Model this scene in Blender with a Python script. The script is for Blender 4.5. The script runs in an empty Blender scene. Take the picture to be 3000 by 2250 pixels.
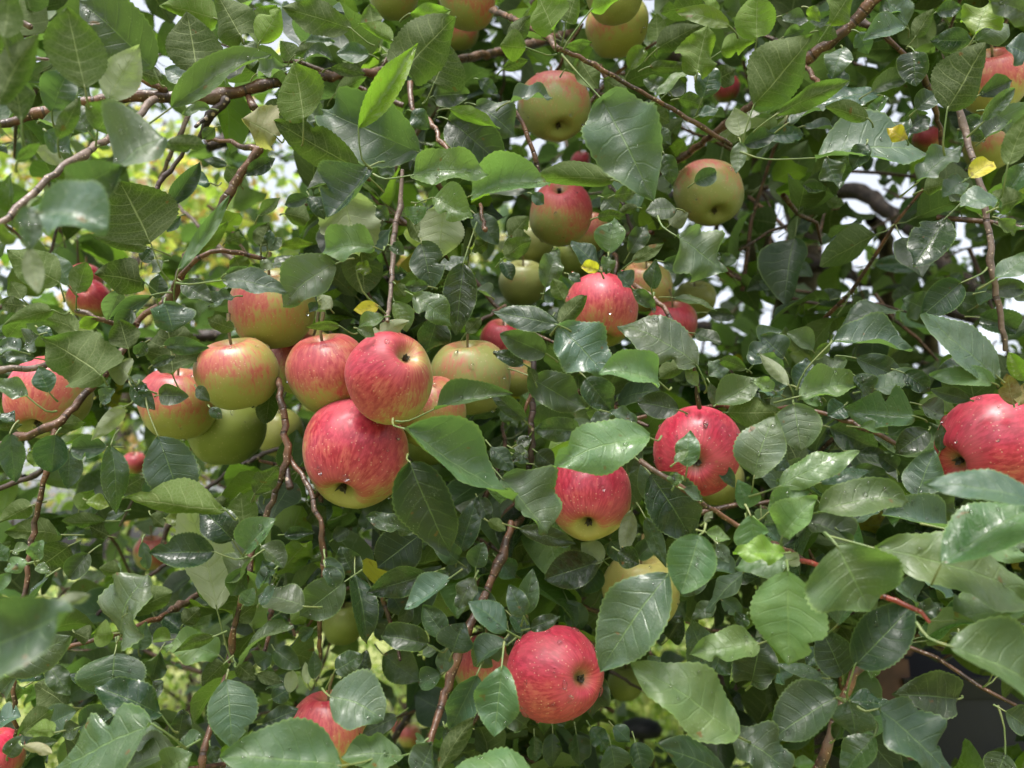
import bpy, math, random
import numpy as np
from mathutils import Vector, Matrix

# ------------------------------------------------------------------ camera, world, sun, exposure
SC = bpy.context.scene
COL = SC.collection
F = 2310.0                      # focal length in pixels of the 3000 x 2250 frame
PITCH = math.radians(12)
CAM = np.array([0.0, 0.0, 1.55])
cam_d = bpy.data.cameras.new('camera')
cam = bpy.data.objects.new('camera', cam_d)
COL.objects.link(cam)
cam.location = CAM
cam.rotation_euler = (math.radians(90) + PITCH, 0, 0)
cam_d.sensor_width = 36
cam_d.lens = 36 * F / 3000
cam_d.clip_start = 0.02
cam_d.clip_end = 500
cam_d.dof.use_dof = True
cam_d.dof.focus_distance = 0.54
cam_d.dof.aperture_fstop = 7.5
SC.camera = cam

world = bpy.data.worlds.new('World')
SC.world = world
world.use_nodes = True
wn = world.node_tree.nodes
wl = world.node_tree.links
wn.clear()
SUN_EL, SUN_ROT = math.radians(64), math.radians(200)
sky = wn.new('ShaderNodeTexSky')
sky.sky_type = 'NISHITA'
sky.sun_disc = False
sky.sun_elevation = SUN_EL
sky.sun_rotation = SUN_ROT
sky.air_density = 1.0
sky.dust_density = 6.0
sky.ozone_density = 1.0
bg = wn.new('ShaderNodeBackground')
bg.inputs['Strength'].default_value = 0.15
wo = wn.new('ShaderNodeOutputWorld')
hs = wn.new('ShaderNodeHueSaturation')          # overcast: the same sky, nearly grey
hs.inputs['Saturation'].default_value = 0.35
wl.new(sky.outputs[0], hs.inputs['Color'])
wl.new(hs.outputs[0], bg.inputs['Color'])
wl.new(bg.outputs[0], wo.inputs['Surface'])

sun_d = bpy.data.lights.new('sun', 'SUN')
sun_d.energy = 1.3
sun_d.angle = math.radians(26)
sun_d.color = (1.0, 0.96, 0.9)
sun = bpy.data.objects.new('sun', sun_d)
COL.objects.link(sun)
# nishita: rotation 0 puts the sun towards +Y, turning clockwise seen from above
sd = Vector((math.sin(SUN_ROT) * math.cos(SUN_EL), math.cos(SUN_ROT) * math.cos(SUN_EL), math.sin(SUN_EL)))
sun.rotation_euler = sd.to_track_quat('Z', 'Y').to_euler()

SC.view_settings.view_transform = 'Standard'
SC.view_settings.look = 'None'
SC.view_settings.exposure = 1.45
SC.view_settings.gamma = 1.0
SC.cycles.max_bounces = 8
SC.cycles.diffuse_bounces = 3
SC.cycles.transmission_bounces = 6
SC.cycles.transparent_max_bounces = 4

rs = np.random.RandomState(11)
rnd = random.Random(5)

# camera frame and unprojection: (x, y) of the 3000 x 2250 frame at depth D metres -> world
cr, sr = math.cos(PITCH), math.sin(PITCH)
AX = np.array([1.0, 0, 0])
AF = np.array([0, cr, sr])        # forward
AU = np.array([0, -sr, cr])       # up of the camera
UP = np.array([0, 0, 1.0])


def at(x, y, D):
    return CAM + AX * ((x - 1500) / F * D) + AU * ((1125 - y) / F * D) + AF * D


def proj(p):
    q = p - CAM
    D = q @ AF
    return 1500 + F * (q @ AX) / D, 1125 - F * (q @ AU) / D, D


# ------------------------------------------------------------------ helpers
def link(o, parent=None, label=None, cat=None, group=None, kind=None):
    COL.objects.link(o)
    if parent is not None:
        o.parent = parent
    if label: o['label'] = label
    if cat: o['category'] = cat
    if group: o['group'] = group
    if kind: o['kind'] = kind
    return o


def empty(name, loc, **kw):
    o = bpy.data.objects.new(name, None)
    o.location = loc
    o.empty_display_size = 0.05
    return link(o, **kw)


def mesh_obj(name, V, Fc, mat, loc=(0, 0, 0), parent=None, uv=None, cols=None, fl=None, smooth=True, mats=None, midx=None, **kw):
    """V (n,3) Fc (m,4) or list; uv per vertex; cols dict name->(n,3); fl dict name->(n,)"""
    me = bpy.data.meshes.new(name)
    V = np.asarray(V, dtype=np.float32)
    if isinstance(Fc, np.ndarray) and Fc.ndim == 2:
        m, k = Fc.shape
        me.vertices.add(len(V))
        me.vertices.foreach_set('co', V.ravel())
        me.loops.add(m * k)
        me.loops.foreach_set('vertex_index', Fc.astype(np.int32).ravel())
        me.polygons.add(m)
        me.polygons.foreach_set('loop_start', np.arange(0, m * k, k, dtype=np.int32))
        me.polygons.foreach_set('loop_total', np.full(m, k, dtype=np.int32))
        me.update(calc_edges=True)
    else:
        me.from_pydata([tuple(v) for v in V.tolist()], [], [tuple(f) for f in Fc])
    me.polygons.foreach_set('use_smooth', np.full(len(me.polygons), smooth))
    if uv is not None:
        lay = me.uv_layers.new(name='UVMap')
        li = np.zeros(len(me.loops), dtype=np.int32)
        me.loops.foreach_get('vertex_index', li)
        lay.data.foreach_set('uv', np.asarray(uv, dtype=np.float32)[li].ravel())
    for n, a in (cols or {}).items():
        at_ = me.attributes.new(n, 'FLOAT_COLOR', 'POINT')
        a4 = np.ones((len(V), 4), dtype=np.float32)
        a4[:, :3] = a
        at_.data.foreach_set('color', a4.ravel())
    for n, a in (fl or {}).items():
        at_ = me.attributes.new(n, 'FLOAT', 'POINT')
        at_.data.foreach_set('value', np.asarray(a, dtype=np.float32))
    for mm in (mats or [mat]):
        me.materials.append(mm)
    if midx is not None:
        me.polygons.foreach_set('material_index', np.asarray(midx, dtype=np.int32))
    me.update()
    o = bpy.data.objects.new(name, me)
    l = Vector(loc)
    if parent is not None:
        l = l - WLOC.get(parent.name, Vector((0, 0, 0)))
    o.location = l
    WLOC[o.name] = Vector(loc)
    return link(o, parent=parent, **kw)


WLOC = {}


class NT:
    def __init__(s, name):
        s.m = bpy.data.materials.new(name)
        s.m.use_nodes = True
        s.n = s.m.node_tree.nodes
        s.l = s.m.node_tree.links
        s.n.clear()
        s.out = s.n.new('ShaderNodeOutputMaterial')

    def node(s, t, **kw):
        n = s.n.new(t)
        for k, v in kw.items():
            if k == 'i':
                for a, b in v.items():
                    if isinstance(b, bpy.types.NodeSocket): s.l.new(b, n.inputs[a])
                    else: n.inputs[a].default_value = b
            else: setattr(n, k, v)
        return n

    def math(s, op, a, b=0.0, c=0.0, clamp=False):
        n = s.node('ShaderNodeMath', operation=op, use_clamp=clamp, i={0: a, 1: b, 2: c})
        return n.outputs[0]

    def mix(s, f, a, b, mode='MIX'):
        n = s.node('ShaderNodeMix', data_type='RGBA', blend_type=mode, clamp_factor=True, i={0: f, 6: a, 7: b})
        return n.outputs[2]

    def noise(s, vec, scale, detail=2.0, rough=0.5):
        n = s.node('ShaderNodeTexNoise', i={'Scale': scale, 'Detail': detail, 'Roughness': rough})
        if vec is not None: s.l.new(vec, n.inputs['Vector'])
        return n.outputs['Fac']

    def rng(s, v, a, b, c=0.0, d=1.0, smooth=True):
        n = s.node('ShaderNodeMapRange', interpolation_type='SMOOTHSTEP' if smooth else 'LINEAR', i={0: v, 1: a, 2: b, 3: c, 4: d})
        return n.outputs[0]

    def attr(s, name, fac=False):
        n = s.node('ShaderNodeAttribute', attribute_name=name)
        return n.outputs['Fac' if fac else 'Color']


def rgb(r, g, b): return (r, g, b, 1.0)


# ------------------------------------------------------------------ materials
def leaf_material():
    t = NT('leaf_blade')
    geo = t.node('ShaderNodeNewGeometry')
    back = geo.outputs['Backfacing']
    pos = geo.outputs['Position']
    uvn = t.node('ShaderNodeUVMap', uv_map='UVMap')
    sx = t.node('ShaderNodeSeparateXYZ', i={0: uvn.outputs[0]})
    u = t.math('ABSOLUTE', t.math('MULTIPLY_ADD', sx.outputs[0], 2.0, -1.0))
    v = sx.outputs[1]
    wet = t.attr('wet', True)
    # midrib
    mid = t.rng(u, 0.008, 0.04, 1.0, 0.0)
    # side veins sweep forwards from the midrib
    q = t.math('SUBTRACT', v, t.math('MULTIPLY', t.math('POWER', u, 1.25), 0.17))
    n1 = t.noise(pos, 60.0, 1.0)
    q = t.math('ADD', q, t.math('MULTIPLY', t.math('SUBTRACT', n1, 0.5), 0.10))
    ph = t.math('FRACT', t.math('MULTIPLY', q, 7.0))
    dist = t.math('ABSOLUTE', t.math('SUBTRACT', ph, 0.5))
    ved = t.rng(u, 0.55, 1.0, 1.0, 0.1)
    side = t.math('MULTIPLY', t.rng(dist, 0.02, 0.085, 1.0, 0.0), ved)
    vein = t.math('MAXIMUM', mid, t.math('MULTIPLY', side, 0.62))
    # fine net of small veins
    vor = t.node('ShaderNodeTexVoronoi', feature='DISTANCE_TO_EDGE', i={'Vector': pos, 'Scale': 420.0})
    net = t.rng(vor.outputs['Distance'], 0.02, 0.12, 1.0, 0.0)
    nl = t.noise(pos, 45.0, 3.0, 0.6)
    nf = t.noise(pos, 800.0, 2.0, 0.7)
    nm = t.noise(pos, 150.0, 3.0, 0.65)
    col = t.attr('col')
    colb = t.attr('colb')
    blot = t.attr('spot', True)
    top = t.mix(t.rng(nl, 0.3, 0.75, 0.0, 0.55), col, t.mix(1.0, col, rgb(1.7, 1.35, 1.1), 'MULTIPLY'))
    top = t.mix(t.math('MAXIMUM', t.math('MULTIPLY', mid, 0.42), t.math('MULTIPLY', side, 0.10)), top, rgb(0.22, 0.34, 0.12))
    rim = t.rng(u, 0.93, 0.99)
    top = t.mix(t.math('MULTIPLY', rim, 0.5), top, rgb(0.20, 0.30, 0.09))
    # dried spray and dust specks
    spk = t.math('MULTIPLY', t.rng(nf, 0.60, 0.70), t.rng(nl, 0.50, 0.66))
    top = t.mix(t.math('MULTIPLY', spk, 0.4), top, rgb(0.42, 0.5, 0.36))
    und = t.mix(t.rng(nl, 0.3, 0.7, 0.0, 0.35), colb, t.mix(1.0, colb, rgb(0.75, 0.85, 0.7), 'MULTIPLY'))
    und = t.mix(t.math('MULTIPLY', net, 0.12), und, rgb(0.35, 0.4, 0.22))
    und = t.mix(t.math('MAXIMUM', t.math('MULTIPLY', mid, 0.65), t.math('MULTIPLY', side, 0.22)), und, rgb(0.30, 0.36, 0.16))
    base = t.mix(back, top, und)
    # brown blemishes (strong on old yellow leaves)
    sp = t.math('MULTIPLY', t.rng(nm, 0.54, 0.64), blot)
    base = t.mix(t.math('MULTIPLY', sp, 0.9), base, rgb(0.10, 0.045, 0.015))
    sp2 = t.math('MULTIPLY', t.rng(t.noise(pos, 120.0, 2.0), 0.715, 0.745), 0.75)
    base = t.mix(sp2, base, rgb(0.13, 0.05, 0.015))
    rt = t.mix(wet, t.rng(nm, 0.35, 0.65, 0.36, 0.56), t.rng(nm, 0.48, 0.62, 0.14, 0.46))
    rough = t.mix(back, rt, rgb(0.72, 0.72, 0.72))
    hgt = t.math('MULTIPLY', vein, t.math('MULTIPLY_ADD', back, 1.5, -0.8))
    hgt = t.math('ADD', hgt, t.math('ADD', t.math('MULTIPLY', nm, 0.9), t.math('MULTIPLY', nl, 2.4)))
    hgt = t.math('ADD', hgt, t.math('MULTIPLY', t.rng(nf, 0.55, 0.68), 0.25))
    bump = t.node('ShaderNodeBump', i={'Strength': 0.55, 'Distance': 0.0007, 'Height': hgt})
    p = t.node('ShaderNodeBsdfPrincipled', i={'Base Color': base, 'Roughness': rough, 'Normal': bump.outputs[0],
               'Specular IOR Level': t.math('MULTIPLY_ADD', back, -0.3, 0.55)})
    tc = t.mix(1.0, t.mix(0.5, col, colb), rgb(2.1, 2.5, 1.05), 'MULTIPLY')
    tc = t.mix(t.math('MULTIPLY', vein, 0.4), tc, rgb(0.12, 0.2, 0.03))
    tr = t.node('ShaderNodeBsdfTranslucent', i={'Color': tc, 'Normal': bump.outputs[0]})
    ms = t.node('ShaderNodeMixShader', i={0: 0.36, 1: p.outputs[0], 2: tr.outputs[0]})
    t.l.new(ms.outputs[0], t.out.inputs[0])
    return t.m


def far_leaf_material():
    t = NT('distant_leaf_blade')
    col = t.attr('col')
    p = t.node('ShaderNodeBsdfPrincipled', i={'Base Color': col, 'Roughness': 0.45})
    tr = t.node('ShaderNodeBsdfTranslucent', i={'Color': t.mix(1.0, col, rgb(1.7, 1.9, 0.8), 'MULTIPLY')})
    ms = t.node('ShaderNodeMixShader', i={0: 0.45, 1: p.outputs[0], 2: tr.outputs[0]})
    t.l.new(ms.outputs[0], t.out.inputs[0])
    return t.m


def stalk_material():
    t = NT('leaf_stalk_green')
    g = t.node('ShaderNodeNewGeometry')
    n = t.noise(g.outputs['Position'], 90.0, 2.0)
    c = t.mix(t.rng(n, 0.35, 0.7), rgb(0.09, 0.14, 0.04), rgb(0.15, 0.17, 0.06))
    p = t.node('ShaderNodeBsdfPrincipled', i={'Base Color': c, 'Roughness': 0.5})
    t.l.new(p.outputs[0], t.out.inputs[0])
    return t.m


def bark_material(name, c1, c2, c3, rough=0.38, sc=1.0):
    t = NT(name)
    g = t.node('ShaderNodeNewGeometry')
    pos = g.outputs['Position']
    n = t.noise(pos, 60.0 * sc, 4.0, 0.65)
    n2 = t.noise(pos, 260.0 * sc, 3.0, 0.6)
    n3 = t.noise(pos, 22.0 * sc, 2.0)
    c = t.mix(t.rng(n, 0.32, 0.68), c1, c2)
    c = t.mix(t.rng(n3, 0.48, 0.68, 0.0, 0.7), c, c3)
    vor = t.node('ShaderNodeTexVoronoi', i={'Vector': pos, 'Scale': 330.0 * sc})
    dot = t.rng(vor.outputs['Distance'], 0.14, 0.22, 1.0, 0.0)
    c = t.mix(t.math('MULTIPLY', dot, 0.75), c, rgb(0.42, 0.32, 0.24))
    # ring scars, along the stalk (uv.y in metres)
    uvn = t.node('ShaderNodeUVMap', uv_map='UVMap')
    sx = t.node('ShaderNodeSeparateXYZ', i={0: uvn.outputs[0]})
    wv = t.noise(t.node('ShaderNodeCombineXYZ', i={1: t.math('MULTIPLY', sx.outputs[1], 170.0)}).outputs[0], 1.0, 1.0)
    ring = t.rng(wv, 0.60, 0.66)
    c = t.mix(t.math('MULTIPLY', ring, 0.75), c, rgb(0.02, 0.012, 0.01))
    h = t.math('ADD', t.math('MULTIPLY', n2, 0.7), t.math('MULTIPLY', n, 1.0))
    h = t.math('SUBTRACT', h, t.math('MULTIPLY', ring, 0.5))
    b = t.node('ShaderNodeBump', i={'Strength': 0.8, 'Distance': 0.0012 / sc, 'Height': h})
    p = t.node('ShaderNodeBsdfPrincipled', i={'Base Color': c, 'Roughness': t.rng(n2, 0.3, 0.7, rough - 0.12, rough + 0.2), 'Normal': b.outputs[0]})
    t.l.new(p.outputs[0], t.out.inputs[0])
    return t.m


def apple_material():
    t = NT('apple_skin')
    tc = t.node('ShaderNodeTexCoord')
    ob = tc.outputs['Object']
    s = t.node('ShaderNodeSeparateXYZ', i={0: ob})
    flat = t.node('ShaderNodeCombineXYZ', i={0: s.outputs[0], 1: s.outputs[1]})
    nrm = t.node('ShaderNodeVectorMath', operation='NORMALIZE', i={0: flat.outputs[0]})
    sc = t.node('ShaderNodeCombineXYZ', i={2: t.math('MULTIPLY', s.outputs[2], 14.0)})
    add = t.node('ShaderNodeVectorMath', operation='ADD', i={0: nrm.outputs[0], 1: sc.outputs[0]})
    oi = t.node('ShaderNodeObjectInfo')
    off = t.node('ShaderNodeVectorMath', operation='ADD', i={0: add.outputs[0], 1: t.node('ShaderNodeCombineXYZ', i={2: t.math('MULTIPLY', oi.outputs['Random'], 40.0)}).outputs[0]})
    st = t.noise(off.outputs[0], 13.0, 3.0, 0.6)
    st2 = t.noise(off.outputs[0], 34.0, 2.0, 0.6)
    cl = t.noise(ob, 38.0, 2.0, 0.55)
    bl = t.attr('blush', True)
    gr = t.attr('ground')
    f = t.math('ADD', bl, t.math('MULTIPLY', t.math('SUBTRACT', st, 0.5), 1.0))
    f = t.math('ADD', f, t.math('MULTIPLY', t.math('SUBTRACT', cl, 0.5), 1.2))
    f = t.math('ADD', f, t.math('MULTIPLY', t.math('SUBTRACT', st2, 0.5), 0.35))
    red = t.mix(t.rng(st, 0.35, 0.65), rgb(0.43, 0.026, 0.062), rgb(0.27, 0.010, 0.030))
    red = t.mix(t.rng(cl, 0.4, 0.75, 0.0, 0.35), red, rgb(0.54, 0.13, 0.14))
    mid = rgb(0.43, 0.125, 0.085)
    c = t.mix(t.rng(f, 0.08, 0.62), gr, mid)
    c = t.mix(t.rng(f, 0.34, 1.0), c, red)
    vor = t.node('ShaderNodeTexVoronoi', i={'Vector': ob, 'Scale': 380.0, 'Randomness': 1.0})
    dot = t.rng(vor.outputs['Distance'], 0.13, 0.26, 1.0, 0.0)
    vr = t.node('ShaderNodeSeparateColor', i={0: vor.outputs['Color']})
    dot = t.math('MULTIPLY', dot, t.rng(vr.outputs[0], 0.45, 0.6))
    c = t.mix(t.math('MULTIPLY', dot, 0.30), c, rgb(0.66, 0.50, 0.34))
    rus = t.rng(t.noise(ob, 55.0, 3.0, 0.7), 0.70, 0.76)
    c = t.mix(t.math('MULTIPLY', rus, 0.55), c, rgb(0.30, 0.15, 0.06))
    cav = t.attr('cav', True)
    c = t.mix(cav, c, rgb(0.20, 0.17, 0.05))
    b = t.node('ShaderNodeBump', i={'Strength': 0.35, 'Distance': 0.0006, 'Height': t.math('ADD', cl, t.math('MULTIPLY', dot, 0.3))})
    wn_ = t.noise(ob, 45.0, 3.0, 0.65)
    p = t.node('ShaderNodeBsdfPrincipled', i={'Base Color': c, 'Roughness': t.rng(wn_, 0.4, 0.6, 0.30, 0.56), 'Specular IOR Level': 0.5,
               'Sheen Weight': 0.05, 'Sheen Roughness': 0.4, 'Subsurface Weight': 0.08, 'Subsurface Radius': (0.01, 0.004, 0.002), 'Subsurface Scale': 0.3,
               'Normal': b.outputs[0]})
    t.l.new(p.outputs[0], t.out.inputs[0])
    return t.m


def simple(name, col, rough=0.6, var=0.3, scale=30.0, bump=0.3, bd=0.002):
    t = NT(name)
    g = t.node('ShaderNodeNewGeometry')
    n = t.noise(g.outputs['Position'], scale, 4.0, 0.6)
    c2 = rgb(*(x * (1 - var) for x in col))
    c1 = rgb(*(min(1, x * (1 + var)) for x in col))
    c = t.mix(t.rng(n, 0.3, 0.7), c2, c1)
    b = t.node('ShaderNodeBump', i={'Strength': bump, 'Distance': bd, 'Height': n})
    p = t.node('ShaderNodeBsdfPrincipled', i={'Base Color': c, 'Roughness': rough, 'Normal': b.outputs[0]})
    t.l.new(p.outputs[0], t.out.inputs[0])
    return t.m


def water_material():
    t = NT('water_drop')
    p = t.node('ShaderNodeBsdfPrincipled', i={'Base Color': rgb(1, 1, 1), 'Roughness': 0.02, 'IOR': 1.33, 'Transmission Weight': 1.0})
    t.l.new(p.outputs[0], t.out.inputs[0])
    return t.m


M_LEAF = leaf_material()
M_FAR = far_leaf_material()
M_STALK = stalk_material()
M_BARK = bark_material('branch_bark', rgb(0.028, 0.015, 0.010), rgb(0.135, 0.062, 0.032), rgb(0.10, 0.066, 0.052))
M_BARKG = bark_material('grey_bark', rgb(0.085, 0.062, 0.05), rgb(0.17, 0.12, 0.095), rgb(0.09, 0.05, 0.036), 0.45)
M_RED = bark_material('red_young_bark', rgb(0.20, 0.03, 0.02), rgb(0.34, 0.07, 0.045), rgb(0.25, 0.05, 0.05), 0.32)
M_DARK = bark_material('old_dark_bark', rgb(0.018, 0.012, 0.011), rgb(0.06, 0.035, 0.028), rgb(0.03, 0.02, 0.018), 0.5, 0.35)
M_APPLE = apple_material()
M_CALYX = simple('dry_calyx', (0.055, 0.045, 0.03), 0.8, 0.5, 400)
M_STEM = simple('apple_stem', (0.13, 0.10, 0.04), 0.6, 0.4, 200)
M_WATER = water_material()

# ------------------------------------------------------------------ ground, far setting
def ground():
    n = 60
    xs = np.sign(np.linspace(-1, 1, n)) * np.abs(np.linspace(-1, 1, n)) ** 2.2 * 150
    V = []
    for y in xs:
        for x in xs:
            V.append((x, y + 3, 0.06 * math.sin(x * 0.7) * math.cos(y * 0.5) if abs(x) < 40 and abs(y) < 40 else 0))
    V = np.array(V)
    i = np.arange(n - 1)
    a = (i[:, None] * n + i[None, :]).ravel()
    Fc = np.stack([a, a + 1, a + n + 1, a + n], 1)
    t = NT('lawn')
    g = t.node('ShaderNodeNewGeometry')
    n1 = t.noise(g.outputs['Position'], 1.2, 5.0, 0.7)
    n2 = t.noise(g.outputs['Position'], 40.0, 3.0, 0.7)
    c = t.mix(t.rng(n1, 0.35, 0.65), rgb(0.09, 0.15, 0.03), rgb(0.20, 0.25, 0.06))
    c = t.mix(t.rng(n2, 0.3, 0.7), c, rgb(0.30, 0.30, 0.09))
    c = t.mix(t.rng(n1, 0.62, 0.7), c, rgb(0.32, 0.24, 0.18))
    b = t.node('ShaderNodeBump', i={'Strength': 1.0, 'Distance': 0.03, 'Height': n2})
    p = t.node('ShaderNodeBsdfPrincipled', i={'Base Color': c, 'Roughness': 0.8, 'Normal': b.outputs[0]})
    t.l.new(p.outputs[0], t.out.inputs[0])
    mesh_obj('ground', V, Fc, t.m, kind='structure')


ground()


# ------------------------------------------------------------------ leaf geometry
def leaf_local(nv, nu, W, curl, fold, wave, twist, cup, ph, serr=0.0, fr=2.0, bite=None):
    """unit length leaf: columns (side, along, normal), width W (fraction of length)"""
    v = np.linspace(0, 1, nv)
    shp = 0.88 + 0.09 * math.sin(ph * 5)
    vv = np.clip(v, 1e-4, 1)
    w = np.sin(np.pi * vv ** shp) ** (0.80 + 0.12 * math.sin(ph * 7)) * (1 - 0.30 * v ** 6)
    w[-1] = 0.0
    w[0] = 0.0
    u = np.linspace(-1, 1, nu)
    U, Vv = np.meshgrid(u, v)
    Wd = np.repeat(w[:, None], nu, 1) * W * 0.5
    edge = 1.0 + serr * (np.abs(U) > 0.99) * np.where(np.arange(nv)[:, None] % 2 == 0, 1, -0.4)
    if bite:
        bv, bs, bw, bd = bite
        edge = edge * np.where((U * bs > 0), 1 - bd * np.exp(-((Vv - bv) / bw) ** 2) * np.abs(U), 1)
    X = U * Wd * edge
    sd_ = math.sin(ph * 3.1) * 0.8                     # the two halves never bend alike
    hz = fold * (1 + sd_ * np.sign(U)) * (np.sqrt(X ** 2 + (0.06 * W) ** 2) - 0.06 * W) + cup * (1 - sd_ * np.sign(U)) * (np.abs(U) ** 3) * Wd + wave * np.sin(Vv * 2 * np.pi * fr + ph + (U > 0) * 1.3) * (U ** 2) * W * 0.5
    hz = hz + 0.004 * np.sin(Vv * 40 + ph - 3 * np.abs(U)) + 0.010 * np.sin(Vv * 11 + U * 4 + ph * 2) + 0.008 * np.sin(Vv * 19 - U * 5 + ph * 3) * np.abs(U) * np.minimum(Wd * 4, 1)      # puckering between the side veins
    # bend along the length
    dv = 1.0 / (nv - 1)
    ang = curl * (v ** 1.3) - curl * 0.35 * 0
    yc = np.concatenate([[0], np.cumsum(np.cos((ang[1:] + ang[:-1]) / 2) * dv)])
    zc = -np.concatenate([[0], np.cumsum(np.sin((ang[1:] + ang[:-1]) / 2) * dv)])
    tw = twist * (v - 0.3)
    ct, stt = np.cos(tw)[:, None], np.sin(tw)[:, None]
    Xr = X * ct - hz * stt
    Hr = X * stt + hz * ct
    Y = yc[:, None] - Hr * (-np.sin(ang))[:, None] * 1.0
    Z = zc[:, None] + Hr * np.cos(ang)[:, None]
    P = np.stack([Xr, Y, Z], -1).reshape(-1, 3)
    # chord normalise in the (Y,Z) plane so that the tip sits at (0,1,0)
    ch = np.array([yc[-1], zc[-1]])
    L = np.hypot(*ch)
    c, s = ch / L
    P2 = P.copy()
    P2[:, 1] = (P[:, 1] * c + P[:, 2] * s) / L
    P2[:, 2] = (-P[:, 1] * s + P[:, 2] * c) / L
    P2[:, 0] = P[:, 0] / max(L, 0.8)
    uv = np.stack([U.ravel() * 0.5 + 0.5, Vv.ravel()], 1)
    return P2, uv


def grid_faces(nv, nu):
    i = np.arange(nv - 1)[:, None]
    j = np.arange(nu - 1)[None, :]
    a = (i * nu + j).ravel()
    return np.stack([a, a + 1, a + nu + 1, a + nu], 1)


# colour of the two faces of a leaf by type
def leaf_cols(ty, r):
    k = 0.60 + 0.62 * r.rand() ** 1.3
    yj = r.rand()
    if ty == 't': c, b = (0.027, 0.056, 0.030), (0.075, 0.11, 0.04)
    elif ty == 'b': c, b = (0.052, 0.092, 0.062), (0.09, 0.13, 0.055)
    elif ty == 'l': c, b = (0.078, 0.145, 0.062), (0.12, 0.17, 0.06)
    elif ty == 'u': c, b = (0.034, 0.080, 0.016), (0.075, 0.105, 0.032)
    elif ty == 'y': c, b = (0.090, 0.160, 0.020), (0.120, 0.180, 0.040)
    elif ty == 's': c, b = (0.060, 0.100, 0.040), (0.270, 0.300, 0.210)
    elif ty == 'Y': c, b = (0.400, 0.330, 0.030), (0.340, 0.320, 0.050)
    elif ty == 'p': c, b = (0.300, 0.290, 0.120), (0.360, 0.340, 0.220)
    elif ty == 'r': c, b = (0.120, 0.100, 0.030), (0.170, 0.140, 0.060)
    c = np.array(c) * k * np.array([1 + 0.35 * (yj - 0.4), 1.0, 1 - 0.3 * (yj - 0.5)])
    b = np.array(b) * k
    return c, b


SPOT = {'Y': 0.9, 'p': 0.5, 'r': 0.7, 'y': 0.12}


def frame(B, T, under, upk, lean):
    A = T - B
    L = np.linalg.norm(A)
    A = A / L
    mid = (B + T) / 2
    tocam = CAM - mid
    tocam /= np.linalg.norm(tocam)
    N0 = (-tocam if under else tocam) + UP * upk + AX * lean
    N = N0 - A * (N0 @ A)
    N /= np.linalg.norm(N)
    S = np.cross(A, N)
    return A, N, S, L, abs(N @ tocam)


def tube(pts, rad, ns=8, jitter=0.0, r=None):
    """pts (n,3), rad (n,) -> verts, faces, uv with parallel transported frames"""
    pts = np.asarray(pts)
    n = len(pts)
    T = np.gradient(pts, axis=0)
    T /= np.linalg.norm(T, axis=1)[:, None] + 1e-12
    nrm = np.cross(T[0], [0.3, 0.5, 0.81])
    nrm /= np.linalg.norm(nrm)
    a = np.linspace(0, 2 * np.pi, ns, endpoint=False)
    V = np.zeros((n, ns, 3))
    for i in range(n):
        nrm = nrm - T[i] * (nrm @ T[i])
        nrm /= np.linalg.norm(nrm)
        b = np.cross(T[i], nrm)
        rr = rad[i]
        if jitter:
            rr = rad[i] * (1 + jitter * (r.rand(ns) - 0.5))
            V[i] = pts[i] + np.outer(np.cos(a) * rr, nrm) + np.outer(np.sin(a) * rr, b)
        else:
            V[i] = pts[i] + np.outer(np.cos(a), nrm) * rr + np.outer(np.sin(a), b) * rr
    idx = np.arange(n * ns).reshape(n, ns)
    f = np.stack([idx[:-1], np.roll(idx, -1, 1)[:-1], np.roll(idx, -1, 1)[1:], idx[1:]], -1).reshape(-1, 4)
    ln = np.concatenate([[0], np.cumsum(np.linalg.norm(np.diff(pts, axis=0), axis=1))])
    uv = np.stack([np.tile(a / 6.283, n), np.repeat(ln, ns)], 1)
    return V.reshape(-1, 3), f, uv


def smooth_path(P, R, step):
    """Catmull-Rom through control points"""
    P = np.asarray(P, float)
    R = np.asarray(R, float)
    Pp = np.vstack([2 * P[0] - P[1], P, 2 * P[-1] - P[-2]])
    out, ro = [], []
    for i in range(len(P) - 1):
        p0, p1, p2, p3 = Pp[i:i + 4]
        k = max(2, int(np.linalg.norm(p2 - p1) / step))
        for s in range(k):
            t = s / k
            out.append(0.5 * ((2 * p1) + (-p0 + p2) * t + (2 * p0 - 5 * p1 + 4 * p2 - p3) * t * t + (-p0 + 3 * p1 - 3 * p2 + p3) * t ** 3))
            ro.append(R[i] * (1 - t) + R[i + 1] * t)
    out.append(P[-1])
    ro.append(R[-1])
    return np.array(out), np.array(ro)


class Pool:
    """collects many leaves (or tubes) into ONE mesh"""
    def __init__(s): s.V, s.F, s.uv, s.c, s.b, s.w, s.sp, s.n = [], [], [], [], [], [], [], 0

    def add(s, V, Fc, uv, c=(0, 0, 0), b=(0, 0, 0), wet=0.3, spot=0.0):
        n = len(V)
        s.V.append(V); s.F.append(Fc + s.n); s.uv.append(uv)
        s.c.append(np.broadcast_to(c, (n, 3))); s.b.append(np.broadcast_to(b, (n, 3)))
        s.w.append(np.full(n, wet)); s.sp.append(np.full(n, spot)); s.n += n

    def build(s, name, mat, parent=None, loc=(0, 0, 0), **kw):
        return mesh_obj(name, np.concatenate(s.V) - np.array(loc), np.concatenate(s.F), mat, loc=loc, parent=parent, uv=np.concatenate(s.uv),
                        cols={'col': np.concatenate(s.c), 'colb': np.concatenate(s.b)},
                        fl={'wet': np.concatenate(s.w), 'spot': np.concatenate(s.sp)}, **kw)


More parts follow.
